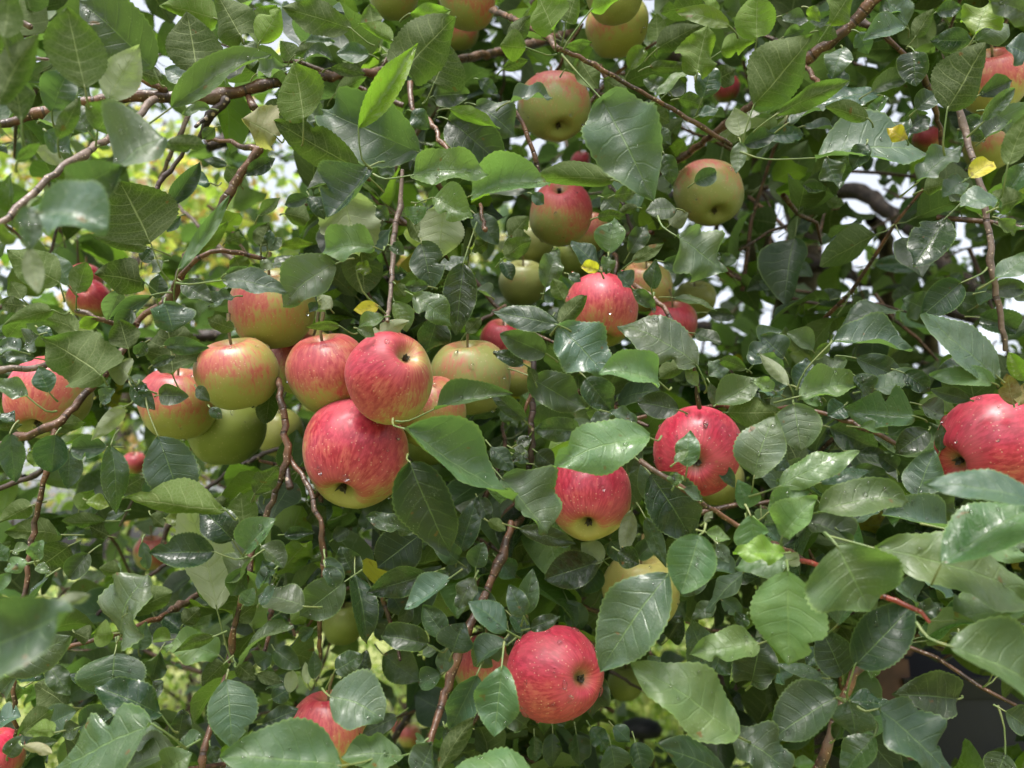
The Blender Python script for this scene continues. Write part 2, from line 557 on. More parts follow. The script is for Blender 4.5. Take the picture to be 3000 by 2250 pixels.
# ------------------------------------------------------------------ the apple tree
K = 0.361664          # one unit of an enlarged 800 x 600 tile in frame pixels
O = 1.35624           # one unit of the overview in frame pixels
TRUNK_BASE = Vector(tuple(at(2330, 1125, 2.6)))
TRUNK_BASE.z = 0
tree = empty('apple_tree', TRUNK_BASE, label='wet apple tree with drooping leafy branches filling the whole view', cat='tree')
WLOC[tree.name] = TRUNK_BASE

LEAVES = []           # (x0,y0,x1,y1,w,D,type,stalk end or None) in frame pixels


def tile(ox, oy, rows):
    for r in rows:
        bx, by, tx, ty, w, D, k = r[:7]
        st = None
        if len(r) > 8: st = (ox + r[7] * K, oy + r[8] * K)
        LEAVES.append((ox + bx * K, oy + by * K, ox + tx * K, oy + ty * K, w * K, D / 100.0, k, st))


tile(0, 0, [
 (30,300,60,-150,200,33,'u'),(690,720,540,60,470,40,'u',740,870),(175,980,60,300,300,36,'u',200,1180),(-20,850,310,280,200,33,'u'),
 (1240,560,640,0,430,46,'t',1330,700),(870,810,1130,360,320,42,'s',860,880),(1590,560,1510,90,400,50,'u',1610,660),(1750,150,1300,40,250,60,'y'),
 (1950,290,1750,-60,330,52,'u',1975,320),(2090,360,2240,30,260,55,'y'),(420,900,560,560,290,42,'t'),(1390,870,2200,440,210,47,'l',1090,1040),
 (790,1060,960,820,330,42,'u',800,1180),(720,1070,560,830,200,50,'t'),(470,1130,650,780,150,40,'u'),(370,1060,580,1240,170,42,'t'),
 (2230,1100,1960,960,330,55,'p',2300,1130),(900,1420,1340,1110,440,37,'b'),(560,1570,1000,1330,330,35,'t'),(1310,1180,1680,1180,130,40,'u'),
 (1380,1660,1620,1310,130,55,'t'),(1700,1480,1450,1540,120,58,'b',1790,1480),(1930,1480,1830,1350,150,60,'u'),(1990,1420,2230,1280,140,60,'t'),
 (140,1310,330,1150,110,38,'u'),(520,1310,250,1190,130,60,'s'),(1840,1340,1640,1290,80,60,'t'),(1940,330,2040,560,120,60,'b'),
 (1560,680,1340,560,150,58,'b'),(1700,480,1760,380,140,60,'b'),(2080,480,1960,330,170,60,'u'),(1100,560,1330,640,130,58,'u'),(1700,880,1480,930,90,56,'l'),
 (330,980,600,1080,120,50,'b'),(1740,1030,1640,1130,110,60,'t')])
tile(750, 0, [
 (770,230,210,60,260,56,'u',960,370),(30,340,200,60,240,52,'y'),(950,200,920,30,170,60,'u'),(1110,330,830,190,110,57,'y'),(1240,110,1580,80,150,55,'y'),
 (1180,590,1620,130,440,50,'u',1080,710),(830,1040,1310,360,170,47,'y',940,1370),(1440,680,1570,370,480,55,'u',1350,840),(920,440,650,430,190,60,'t'),
 (300,490,200,330,170,60,'u'),(310,450,540,370,100,60,'u'),(400,330,640,340,130,62,'t'),(380,480,620,490,110,58,'b'),(385,960,300,500,460,50,'y',370,1180),
 (600,550,890,600,100,58,'u'),(1330,1240,520,880,520,55,'t',1480,1290),(830,1370,150,980,250,52,'u'),(1430,780,1720,760,220,60,'t'),
 (1560,970,1990,1350,380,58,'t'),(1780,850,2100,1110,270,60,'b'),(1560,880,1980,1040,100,56,'y'),(1260,1420,1890,1420,290,50,'l',950,1410),
 (920,1350,570,1760,400,48,'b'),(1730,1590,2390,1480,320,52,'l'),(560,1140,720,1290,180,60,'t'),(520,980,400,870,140,60,'b'),(400,1160,520,1060,120,60,'b'),
 (1190,640,1290,560,110,60,'t'),(1260,900,1400,1040,170,62,'t'),(640,760,900,620,140,62,'u'),(2000,560,2210,480,120,58,'u'),(0,600,230,540,150,58,'b'),
 (100,960,220,800,150,58,'u'),(1800,640,1960,760,120,62,'t'),(1350,1300,1230,1240,110,60,'b'),(1000,1300,1120,1430,150,60,'t')])
tile(1500, 0, [
 (340,250,200,-80,300,52,'y',350,410),(440,190,520,-60,190,52,'y',385,400),(640,80,870,-10,170,50,'y',420,400),(120,385,-100,365,270,55,'y',360,440),
 (1570,40,1200,100,260,60,'u'),(1180,330,1170,110,150,65,'y'),(1180,390,1530,200,200,62,'u'),(1760,210,1330,100,150,55,'y'),(1500,590,1590,200,310,52,'y',1480,620),
 (1540,800,1630,510,230,55,'t'),(1985,310,1990,-60,350,55,'y'),(1690,420,1970,330,180,58,'y'),(1960,850,2430,280,520,50,'u',1870,1150),(1110,540,1420,540,90,58,'u'),
 (1170,780,1440,570,130,56,'l'),(1850,1100,1800,870,180,58,'s'),(1850,1150,1820,1410,130,55,'b'),(1880,1170,2130,1090,160,58,'t'),(2230,1000,2550,840,160,55,'b'),
 (740,820,1150,1640,600,48,'b',400,440),(430,390,650,340,100,56,'u'),(830,1460,150,1470,150,55,'u'),(-30,830,330,790,130,50,'b'),(1260,730,1060,640,150,60,'t'),
 (1510,940,1680,880,90,56,'b'),(1170,1040,1290,1170,130,58,'t'),(1650,120,1500,0,160,60,'y'),(0,330,150,120,160,58,'u'),(550,480,700,720,220,66,'u'),
 (740,640,930,760,180,66,'u'),(1250,760,1400,680,150,62,'t'),(1080,860,1280,990,180,66,'u'),(950,570,1080,380,140,68,'y'),(430,560,550,450,150,66,'u'),
 (1640,660,1820,560,180,60,'u'),(1350,800,1560,860,140,58,'u'),(1480,1480,1660,1400,150,58,'t'),(1230,1240,1300,1500,140,60,'t')])
tile(2200, 0, [
 (640,200,800,-60,240,55,'y'),(1270,210,1100,0,230,60,'b'),(1330,300,1480,70,150,58,'u'),(1250,220,900,330,130,55,'b'),(870,260,950,440,160,58,'t'),
 (740,390,660,640,190,58,'b'),(1320,410,1340,700,230,55,'t'),(1800,330,1450,330,200,58,'t'),(1820,280,1930,20,230,55,'y'),(2350,150,1930,0,210,40,'b'),
 (1590,890,1900,340,420,48,'u',1570,1260),(200,930,800,650,130,50,'u'),(950,960,600,860,120,50,'u'),(1040,770,470,880,230,58,'b'),(520,1280,1440,1260,370,52,'b',-90,1230),
 (620,1270,720,1530,200,55,'b'),(940,1160,820,1380,180,50,'t'),(1260,1130,1100,1040,130,50,'Y'),(1350,1480,1720,1180,210,50,'b'),(1870,960,1680,1130,180,55,'t'),
 (1770,1440,1960,1310,130,50,'Y'),(1850,770,2120,650,170,50,'t'),(1880,990,2140,720,80,50,'l'),(1950,900,2260,1130,270,55,'b'),(2080,1340,2250,900,200,42,'u',2020,1600),
 (2060,1590,2250,1300,200,50,'t'),(1730,1460,1550,1600,140,50,'b'),(2260,460,2070,370,180,50,'b'),(1820,330,2090,200,150,56,'b'),(980,740,1270,640,130,56,'b'),
 (950,1000,1110,780,110,54,'l'),(900,870,960,980,100,56,'u'),(1740,1050,1900,1140,110,54,'t'),(1900,1120,2060,1000,130,54,'b'),(240,130,480,170,130,58,'b'),
 (260,300,430,240,120,58,'t'),(460,60,560,170,100,56,'y'),(540,250,700,300,120,58,'u'),(1100,300,1000,200,200,62,'t'),(1500,100,1700,60,140,60,'t'),
 (1040,130,1220,60,150,60,'b'),(1340,890,1490,760,150,56,'t'),(1000,1230,1290,960,220,58,'b'),(1250,1060,1420,930,180,60,'t'),(100,1100,430,1090,150,62,'t'),
 (640,760,760,560,200,62,'t'),(430,1020,740,1030,120,64,'b'),(1390,1540,1600,1480,140,58,'u')])
tile(0, 550, [
 (1220,450,960,-60,640,52,'u',1360,740),(330,200,880,340,290,30,'b'),(230,150,240,510,190,30,'b'),(240,480,310,860,110,32,'s'),(-40,360,150,400,120,32,'y'),
 (1200,480,740,380,180,56,'u'),(1180,770,760,700,280,53,'u',1320,860),(480,770,60,500,300,50,'u',520,920),(620,860,700,600,190,52,'u',640,990),(550,790,420,520,170,56,'b'),
 (180,900,80,750,150,60,'u'),(430,990,30,1110,140,50,'u',560,1010),(200,960,0,930,110,52,'u'),(980,820,870,1070,160,55,'b'),(1230,870,890,1060,150,52,'t'),
 (1090,1000,950,1150,140,52,'t'),(1330,930,1400,1170,350,50,'b'),(1040,1310,970,1070,260,50,'u',1070,1390),(830,1530,330,1220,400,47,'u',870,1560),(1400,1520,1340,1050,480,57,'u'),
 (1340,1280,1700,1300,100,53,'t'),(1050,1530,860,1350,200,48,'s',1130,1560),(400,1660,310,1450,190,50,'t'),(170,1330,0,1290,120,50,'b'),(1470,760,1730,930,190,53,'t'),
 (1440,680,1860,60,100,50,'l'),(1560,550,1850,270,160,60,'y'),(2110,480,2160,290,180,60,'u'),(1830,440,1980,400,100,60,'u'),(1800,750,2330,860,200,48,'b',1430,770),
 (1230,1440,1420,1370,90,53,'t'),(1900,880,1680,960,110,55,'b'),(1900,1140,1680,1060,130,58,'u'),(280,1380,0,1360,110,54,'t'),(620,1160,280,1050,110,56,'u'),
 (1180,1250,1100,1360,110,54,'t'),(320,1190,180,1300,130,54,'b'),(1780,350,1950,200,220,66,'y'),(1330,600,1230,680,130,56,'b'),(2120,680,2230,560,120,54,'b'),
 (1830,700,2030,650,80,56,'t'),(1900,560,1960,700,200,66,'y'),(800,1060,620,1140,140,58,'y'),(1270,900,1290,700,160,58,'t'),(1460,230,1350,360,110,58,'t'),
 (60,1220,180,1070,200,56,'u'),(1150,600,1240,480,150,58,'t'),(300,1130,430,1200,90,56,'t')])
tile(750, 550, [
 (690,20,840,560,520,59,'s'),(850,470,880,870,370,61,'u'),(1520,130,1480,590,440,59,'s'),(1430,80,1760,250,210,53,'l',1260,120),(1290,150,1290,300,180,55,'l'),
 (640,620,230,970,260,50,'b'),(960,480,520,540,200,50,'l',1040,480),(810,640,930,690,120,50,'y',1040,1010),(1090,470,1200,540,110,50,'t'),(1340,450,1420,820,280,54,'t'),
 (1680,610,1620,1200,300,52,'t',1790,280),(1470,1050,1380,1340,300,57,'t'),(1270,870,1590,1120,250,49,'l'),(1400,800,1210,800,110,51,'t'),(1000,960,790,990,130,50,'Y',1050,1020),
 (1030,1050,830,1130,130,50,'l'),(870,1250,1240,1080,140,54,'s'),(680,1120,400,1130,100,57,'u',820,1180),(1120,920,1220,1170,170,56,'l'),(2050,400,2210,230,200,58,'u'),
 (2010,570,2230,420,180,55,'u'),(1770,210,1960,460,210,60,'t'),(430,60,560,260,130,58,'t'),(420,80,230,140,120,58,'t'),(370,600,50,670,100,56,'b'),(2000,600,2080,750,130,56,'t'),
 (1900,880,1790,820,110,56,'b'),(980,160,1080,270,120,57,'t'),(20,230,200,80,110,58,'l'),(230,210,430,260,180,60,'u'),(40,470,100,280,130,60,'u'),(90,470,120,340,90,60,'t'),
 (200,470,460,450,110,62,'y'),(100,510,210,400,110,60,'t'),(1480,640,1700,560,120,57,'b'),(1130,780,1210,880,120,54,'u'),(820,1140,960,1200,110,53,'l'),
 (600,980,500,860,130,60,'s'),(1060,700,1230,690,130,62,'t'),(1700,1180,1820,1050,120,58,'u'),(2170,1430,1920,1330,130,52,'t'),(1250,240,1350,450,150,60,'u'),
 (500,920,430,1010,90,58,'t'),(1880,440,1760,520,130,60,'u')])
tile(1500, 550, [
 (370,1110,-160,1000,240,48,'t'),(270,1340,-100,1180,250,50,'t'),(790,530,830,240,270,52,'l',740,620),(690,640,480,430,210,52,'b'),(780,550,760,700,120,51,'l'),
 (700,670,555,640,100,48,'Y'),(1340,170,1080,190,170,56,'b'),(1330,390,1710,690,330,50,'b',1180,230),(1130,820,1170,580,200,50,'t',1150,850),(960,800,850,690,150,52,'b'),
 (270,810,360,500,200,54,'b'),(385,1100,600,870,160,49,'u'),(380,1120,750,1510,430,48,'b'),(1500,1440,850,1120,380,50,'b',1560,1660),(1190,1570,700,1500,280,47,'l',1290,1620),
 (980,820,1170,1000,130,52,'t'),(1310,890,1660,1000,150,60,'l'),(1950,1440,2070,1260,160,55,'b'),(1720,1550,1590,1400,160,55,'b'),(1020,160,860,190,90,57,'u'),
 (970,600,1230,450,110,58,'u'),(950,530,1080,310,160,62,'t'),(1230,600,1440,700,160,60,'t'),(2210,1380,2010,1200,240,56,'b'),(1900,1470,1680,1400,120,53,'u'),
 (2210,1480,1990,1340,110,52,'l'),(1400,1420,1190,1540,150,52,'u'),(1500,1600,1400,1450,120,50,'l'),(190,1580,130,1450,80,50,'u'),(420,900,330,740,150,52,'u'),
 (260,860,360,900,130,54,'t'),(160,50,260,130,120,60,'t'),(740,80,860,190,200,62,'t'),(830,60,1010,40,130,60,'u'),(1380,600,1700,560,130,64,'b'),(1720,640,1790,540,120,66,'t'),
 (2120,760,1900,840,160,80,'t'),(1480,1180,1700,1260,150,62,'b'),(1580,1010,1820,1060,120,70,'t'),(0,430,150,400,150,56,'u'),(1280,300,1420,200,160,66,'s'),
 (690,240,910,230,110,54,'u'),(460,700,560,760,100,54,'t'),(330,1040,260,1180,120,56,'t')])
tile(2200, 550, [
 (1580,240,1310,650,290,50,'t',1770,10),(1700,770,1370,1050,280,50,'t',1920,640),(1990,90,1690,160,150,47,'b'),(2000,160,2230,80,160,45,'u'),(1980,740,2300,520,190,45,'b'),
 (2010,250,2140,390,120,50,'l'),(2010,1540,1410,1010,300,48,'b'),(660,1250,1300,1330,190,50,'b',370,1640),(1190,1000,720,1150,140,65,'b'),(420,1640,450,1370,220,52,'b'),
 (390,1690,850,1600,200,50,'l'),(310,1600,60,1340,90,50,'s'),(640,1260,500,1400,100,52,'u'),(1850,1370,1480,1500,140,55,'t'),(850,1380,1250,1560,210,56,'t'),
 (2220,1560,2090,1330,150,48,'y'),(2130,1760,2080,1510,160,48,'r'),(2170,1750,2230,1570,110,48,'r'),(1240,1500,1450,1650,180,52,'t'),(100,1300,260,1160,190,60,'b'),
 (500,1320,290,1170,160,60,'b'),(1900,840,2200,820,130,58,'t'),(1850,1050,2170,1150,200,64,'t'),(1640,900,1940,1000,200,70,'t'),(1450,1000,1230,900,220,66,'t'),
 (1840,950,2060,780,150,68,'b'),(1540,850,1700,700,100,75,'t'),(70,760,240,840,170,80,'t'),(350,600,500,720,140,85,'t'),(550,940,740,830,160,80,'t'),(600,100,760,140,110,80,'u'),
 (380,60,560,120,110,75,'b'),(1560,20,1700,110,150,60,'b'),(300,350,470,260,150,85,'t'),(180,1640,20,1560,120,50,'l'),(540,1560,760,1400,200,60,'b'),(240,1640,80,1720,120,52,'b'),
 (1700,200,1560,60,130,70,'t'),(2060,800,2220,920,130,60,'b'),(1000,620,1450,640,110,90,'t')])
tile(0, 1100, [
 (220,170,-60,30,140,47,'b',460,290),(1060,80,1260,280,170,52,'t'),(1290,160,1530,170,160,50,'t'),(1010,250,740,530,130,52,'s',1090,170),(870,580,570,600,210,56,'t'),
 (450,480,420,780,270,53,'t'),(560,610,550,920,200,56,'b'),(80,470,120,860,200,50,'b'),(900,560,940,1120,220,52,'t'),(1280,490,1480,1080,420,51,'b',1180,180),
 (1830,1090,990,985,180,46,'y',1920,1160),(1890,1340,1620,1080,290,49,'t',2000,1450),(1740,1430,1210,1440,310,47,'t',2000,1470),(500,1290,40,1260,160,56,'u'),
 (560,1380,300,1560,260,58,'u'),(240,1060,-20,1200,150,56,'u'),(720,1440,550,1650,190,55,'t'),(280,1490,350,1330,120,45,'l'),(220,1530,40,1590,70,46,'l'),
 (290,1540,405,1600,70,46,'l'),(60,1500,-30,1350,120,46,'t'),(860,1180,500,1180,110,60,'u'),(690,1240,530,1300,100,60,'t'),(970,1600,800,1560,150,60,'u'),
 (1010,1100,860,1160,90,56,'t'),(1150,1350,1190,1580,90,56,'b'),(1980,1250,1950,950,280,57,'u'),(2060,960,2250,730,180,52,'u'),(1990,1420,2240,1160,230,48,'l'),
 (2040,1480,1830,1680,200,50,'b'),(1200,120,1060,60,80,52,'t'),(820,220,930,110,110,52,'b'),(1590,100,1700,210,100,54,'t'),(1700,260,1800,350,100,52,'t'),
 (-20,430,180,400,90,54,'u'),(0,310,120,370,120,54,'b'),(300,420,700,380,140,64,'u'),(230,620,330,740,110,60,'y'),(960,940,1170,820,190,64,'u'),(640,1090,760,920,160,66,'y'),
 (700,1010,890,1060,110,64,'y'),(1220,1130,1330,1230,120,60,'u'),(2210,1620,2120,1500,140,52,'t'),(100,1420,230,1390,90,50,'l'),(1730,1130,1850,990,140,58,'u'),
 (1340,1160,1550,1200,100,60,'y'),(880,1300,720,1220,160,60,'u'),(520,1430,640,1480,150,60,'b')])
tile(750, 1100, [
 (1200,430,2080,1010,330,46,'l',1110,350),(1450,270,2080,150,180,50,'l',1130,370),(1245,700,1570,1430,490,47,'t',1230,640),(1990,830,2364,1280,460,50,'b'),
 (1080,970,890,1250,270,60,'b'),(1280,1280,890,1150,160,55,'t'),(1330,1290,980,1560,400,57,'t'),(1780,1560,1840,1350,180,52,'t',1790,1640),(800,1640,680,1380,240,55,'t'),
 (1900,570,2080,790,170,52,'t'),(220,1290,480,1270,110,56,'t'),(0,960,190,740,170,54,'u'),(1650,1430,1800,980,210,60,'t'),(1640,1510,1430,1330,180,58,'t'),
 (560,1480,650,1700,130,48,'b'),(2170,360,1890,110,110,56,'t'),(2000,230,2120,420,180,60,'t'),(1100,960,1200,820,180,60,'t'),(280,760,330,440,220,62,'t'),
 (120,130,80,400,200,62,'u'),(620,1330,760,1250,130,58,'t'),(430,1060,560,1210,200,64,'u'),(120,960,250,1180,200,66,'y'),(70,1000,160,840,150,60,'u'),(300,1240,500,1010,220,66,'u'),
 (180,1620,420,1350,300,62,'y'),(40,1380,220,1560,200,54,'b'),(1430,1300,1220,1240,160,60,'t'),(1800,1000,1900,1180,150,60,'t'),(2090,640,2212,700,120,54,'t'),
 (1880,1180,2020,1260,100,58,'u'),(1780,1480,1900,1600,150,62,'t'),(1950,1480,2100,1640,200,62,'t'),(440,1420,620,1560,160,64,'y'),(1540,1620,1760,1500,180,62,'t')])
tile(1500, 1100, [
 (1110,500,345,745,330,45,'l',1210,490),(1420,740,1440,450,220,46,'l',1380,820),(1320,710,1430,605,80,45,'l'),(1310,900,1340,780,130,45,'l'),(1390,925,1530,1020,90,46,'b'),
 (1960,830,2130,335,370,46,'b',1940,920),(1900,1080,1830,840,200,47,'l',1890,1120),(1520,1290,1370,1770,430,42,'l',1570,1200),(1120,800,1450,1330,450,53,'t'),
 (550,450,170,440,210,52,'t'),(130,0,620,280,330,56,'t'),(600,20,800,280,260,58,'t'),(1350,280,1010,210,240,50,'t'),(1740,300,2180,290,260,52,'u'),(1930,1130,1990,1480,310,43,'l'),
 (2200,1440,1790,1450,130,41,'y'),(2230,1500,1800,1560,260,44,'l'),(1570,1270,1770,1330,120,45,'l'),(1560,1190,1625,1100,80,45,'s'),(1660,1360,1760,1520,130,48,'b'),
 (700,1510,260,1650,330,60,'t'),(90,1960,170,1560,190,48,'t'),(740,1500,560,1350,200,60,'s'),(1080,1150,1250,1560,150,57,'t'),(970,1090,900,1470,110,56,'s'),(1650,240,2020,10,250,52,'l'),
 (0,590,130,680,120,52,'b'),(40,560,160,500,110,54,'t'),(200,620,340,740,180,60,'t'),(650,410,800,300,150,56,'b'),(790,300,1020,400,130,55,'b'),(520,410,660,1400,0.1,60,'t'),
 (60,1240,520,1370,160,56,'t'),(390,1380,500,1330,90,58,'t'),(800,1330,930,1500,180,60,'t'),(340,1400,600,1480,140,66,'u'),(950,800,1040,560,130,60,'t'),(1650,720,1800,900,110,56,'b'),
 (2210,850,2160,920,80,46,'l'),(1870,100,1960,230,100,54,'s'),(1970,120,2080,260,120,54,'t'),(2100,180,2230,60,160,54,'b'),(2170,1340,2040,1200,160,45,'b'),(1620,1560,1820,1640,160,56,'b'),
 (1600,60,1640,260,90,56,'b'),(80,640,0,690,90,50,'t'),(1130,1010,1050,700,150,58,'t'),(180,720,400,760,140,62,'t'),(860,1420,1030,1530,200,52,'t'),(1020,1480,1180,1330,160,60,'t')])
tile(2200, 1100, [
 (350,230,410,620,400,49,'b',340,200),(230,900,880,620,250,45,'l'),(140,1110,470,960,180,45,'l',20,1140),(250,1310,540,1000,280,44,'l',240,1400),(550,1110,1290,1020,290,43,'l'),
 (1330,330,740,260,170,50,'l'),(1340,980,1490,600,340,48,'b'),(1430,450,1160,640,220,50,'t'),(2330,1040,1400,880,330,36,'b'),(1540,1530,2300,1050,480,37,'l',1470,1680),
 (700,1380,960,1890,800,38,'l'),(1000,1400,2260,1850,500,40,'l'),(1600,1270,1060,1130,220,47,'b'),(460,1190,820,1390,270,46,'b'),(560,870,960,790,160,52,'b'),
 (310,1540,380,1430,140,45,'s'),(1960,60,1450,10,190,48,'l'),(1780,200,1450,110,120,48,'t'),(1530,620,1540,390,110,52,'t'),(300,1580,310,2350,640,40,'l',290,1500),
 (1600,1250,2300,1480,300,42,'l'),(1400,900,1600,1180,220,50,'t'),(700,1160,560,1120,120,48,'t'),(580,180,390,90,150,52,'t'),(250,160,60,130,120,52,'b'),(400,110,560,240,130,51,'l'),
 (840,0,980,190,170,52,'b'),(1000,110,1400,60,180,54,'b'),(1380,240,1570,340,200,55,'b'),(760,240,620,330,200,56,'t'),(640,420,1020,600,260,62,'t'),(1150,560,1000,480,140,58,'b'),
 (860,620,1130,680,130,60,'t'),(800,760,1130,830,140,58,'t'),(830,1180,1060,1080,120,50,'b'),(2230,1400,2050,1260,180,44,'b'),(130,640,300,780,130,50,'b'),(1180,760,1030,640,160,58,'t'),
 (130,100,40,200,120,54,'t'),(700,1250,810,1400,120,46,'t'),(1590,780,1470,620,130,54,'t'),(880,420,1110,480,90,50,'l')])
tile(0, 1650, [
 (-200,740,560,390,470,28,'t'),(380,385,740,255,90,30,'s'),(-20,860,560,590,260,45,'b'),(980,580,1200,90,420,49,'b',940,600),(1030,410,1390,240,220,48,'u'),
 (930,730,900,1110,560,51,'t',960,590),(1300,1220,760,990,330,45,'t',1440,1370),(1230,1300,430,1700,420,42,'l',1500,1500),(1430,1530,980,1720,230,45,'b'),
 (1340,1710,1560,1540,220,44,'l'),(1830,940,1870,1500,380,46,'b',1850,860),(1780,750,1310,680,230,48,'l',1860,820),(1740,590,1400,730,110,46,'u'),(1990,750,2380,510,280,47,'b',1900,820),
 (1970,340,2060,200,130,48,'l'),(1990,30,1870,270,190,50,'l'),(1820,810,1640,1000,150,48,'u'),(1910,810,2070,950,150,50,'u'),(1480,560,1330,430,180,60,'t'),(1290,720,1230,960,170,52,'t'),
 (1440,1430,1490,1180,170,50,'t'),(530,1150,280,980,230,56,'u'),(400,830,560,1070,190,56,'t'),(150,1390,430,1180,130,52,'u'),(450,1370,210,1380,90,50,'y'),(60,1560,190,1390,140,46,'t'),
 (220,1490,470,1440,110,46,'t'),(380,1340,620,1200,170,54,'b'),(380,110,190,330,200,52,'b'),(-20,220,95,70,110,46,'l'),(220,0,40,50,70,46,'l'),(1760,380,1500,-480,430,50,'s',1885,800),
 (640,1330,950,1180,220,48,'t'),(650,1310,500,1400,120,50,'t'),(1050,1250,1310,1360,130,50,'t'),(1220,1060,1330,960,120,48,'t'),(1050,1480,1320,1370,180,46,'b'),(770,1640,1050,1500,180,46,'b'),
 (900,1050,560,900,150,55,'t'),(1120,700,1190,470,170,52,'b'),(600,560,720,620,150,54,'u'),(920,570,760,570,120,56,'y'),(1700,1480,1760,1610,120,50,'t'),(1460,1480,1640,1380,120,48,'l'),
 (2080,200,2180,60,130,50,'b'),(2100,330,2230,180,120,46,'b'),(1900,470,2080,330,180,56,'u'),(1480,500,1620,370,160,58,'u'),(1380,620,1240,620,100,56,'y'),(1660,660,1480,720,120,54,'t'),
 (2050,1120,1950,1000,110,54,'u'),(0,1050,130,900,160,50,'t'),(170,880,360,930,160,52,'t'),(200,1000,60,1120,160,56,'u'),(0,1290,170,1240,200,54,'b'),(1100,1240,1240,1150,120,50,'t'),
 (180,1480,420,1540,90,44,'p'),(1270,340,1050,400,120,52,'u')])
tile(750, 1650, [
 (390,350,20,280,260,48,'b'),(720,150,350,430,350,52,'t'),(800,80,900,660,190,53,'t'),(1390,90,890,240,260,52,'t'),(1570,120,1200,370,250,48,'b'),(1770,120,1640,380,170,47,'b'),
 (2040,550,1720,310,260,46,'b'),(2170,430,2050,170,180,47,'b'),(1530,590,1350,340,220,50,'t'),(1590,730,1690,480,250,48,'b'),(1400,660,1030,590,220,48,'t',1550,690),
 (1540,690,1500,900,150,50,'b'),(1500,900,1320,990,180,50,'t'),(640,870,850,740,200,48,'t',560,1030),(470,940,470,710,120,48,'t'),(420,980,400,800,80,48,'s'),(600,1080,1030,1275,370,44,'b'),
 (1180,1560,690,1570,290,43,'l'),(1310,1720,1430,1440,240,43,'b'),(2330,1790,1540,1740,640,40,'l'),(1990,840,1930,1400,410,43,'l'),(1790,900,1580,1330,230,47,'t'),
 (1480,1680,1770,1240,140,44,'u'),(2040,660,1790,830,220,48,'b'),(1990,640,1760,840,200,50,'t'),(0,900,220,970,90,50,'u'),(270,1050,290,870,110,48,'s'),(240,960,70,1020,110,50,'b'),
 (1030,740,1330,960,300,66,'t'),(1090,460,1000,620,200,66,'t'),(700,1640,-290,1570,560,40,'l'),(150,50,60,150,120,50,'b'),(560,30,640,200,140,47,'b'),(1100,250,1200,430,180,62,'t'),
 (1480,120,1570,80,100,50,'t'),(1250,300,1170,520,120,60,'t'),(700,1000,870,900,160,58,'t'),(860,920,900,700,130,60,'t'),(1350,740,1480,700,120,50,'b'),(1530,1330,1600,1460,110,52,'t'),
 (2000,1200,2200,1330,180,56,'t'),(130,1100,300,1000,170,54,'t'),(1900,450,1780,200,200,58,'t'),(2060,420,2220,560,190,58,'t'),(280,480,430,400,150,62,'y'),(870,1130,960,1260,170,64,'t'),
 (150,700,350,850,180,60,'t'),(0,820,120,740,150,58,'t'),(1570,350,1680,280,130,62,'t'),(900,440,1040,320,200,68,'t'),(1140,1240,860,1390,150,60,'t'),(60,1300,350,1180,160,56,'t'),
 (2050,560,2110,800,150,60,'t'),(2080,1260,2210,1180,100,60,'t'),(280,1700,460,1600,170,46,'b'),(1370,1440,1300,1480,120,44,'l'),(470,530,360,620,100,60,'t')])
tile(1500, 1650, [
 (1270,80,720,870,560,43,'b'),(2010,650,1440,740,310,44,'l'),(1810,1390,960,830,480,42,'l'),(1880,70,1570,400,300,50,'b'),(1940,970,2020,600,360,50,'t'),(1600,900,1450,450,290,60,'t'),
 (700,870,650,1230,220,56,'t'),(1720,1700,1150,1470,340,45,'t'),(1780,1400,2230,1700,310,43,'b'),(180,1400,180,1600,130,60,'t'),(330,1380,330,1640,150,60,'t'),(520,1380,550,1640,210,60,'t'),
 (640,1330,780,1510,160,60,'t'),(800,1470,840,1700,240,58,'t'),(1000,1450,1060,1690,200,58,'t'),(820,1320,960,1450,150,58,'t'),(140,530,390,430,130,50,'t'),(1640,330,1460,450,150,54,'t'),
 (450,300,560,560,200,66,'t'),(1700,300,1860,420,150,56,'t'),(1240,460,1420,300,200,70,'t'),(1260,620,1380,420,180,70,'t'),(0,620,110,440,130,58,'t'),(520,500,640,600,120,68,'t'),
 (0,1320,120,1240,150,60,'t'),(360,1180,420,1330,130,66,'t'),(1100,870,1200,760,160,60,'t'),(1900,420,1820,500,160,50,'t'),(1560,60,1380,260,180,58,'t'),(1620,760,1780,900,160,66,'t'),
 (1750,1200,1660,1260,200,80,'y'),(700,40,560,230,250,62,'t'),(2120,860,2212,980,160,60,'b'),(100,400,0,250,150,56,'t')])
tile(2200, 1650, [
 (690,1090,180,1420,430,44,'b',760,1110),(1030,1180,1620,1750,490,42,'b',860,1160),(800,1120,850,1400,310,45,'b'),(1000,1400,740,1720,300,44,'t'),(800,1110,1150,1160,210,46,'t'),
 (1680,1100,1140,1060,290,45,'t'),(1610,670,2400,1110,500,36,'l',1340,480),(1640,460,2300,500,390,40,'b',1330,380),(840,830,1300,350,420,43,'t',790,1100),(700,500,850,200,200,46,'b'),
 (740,900,560,520,330,47,'t'),(590,930,200,820,150,48,'b'),(1340,420,1550,340,150,45,'t'),(2060,1200,2240,1330,170,50,'t'),(2060,1540,1980,1760,250,50,'t',2000,1150),
 (1230,640,1260,560,120,50,'t'),(1080,740,1220,720,110,50,'t'),(460,1000,700,980,190,50,'t'),(1350,320,1170,160,200,47,'b'),(680,1430,760,1240,110,48,'t'),(350,1640,520,1620,120,44,'l'),
 (940,850,990,930,90,52,'l'),(1370,60,1640,260,190,46,'b'),(1680,560,1620,640,90,48,'t'),(560,700,450,830,170,52,'t'),(970,1240,1010,1400,90,47,'b'),(2212,1250,2110,1320,90,52,'t')])
LEAVES = [l for l in LEAVES if l[4] > 4]

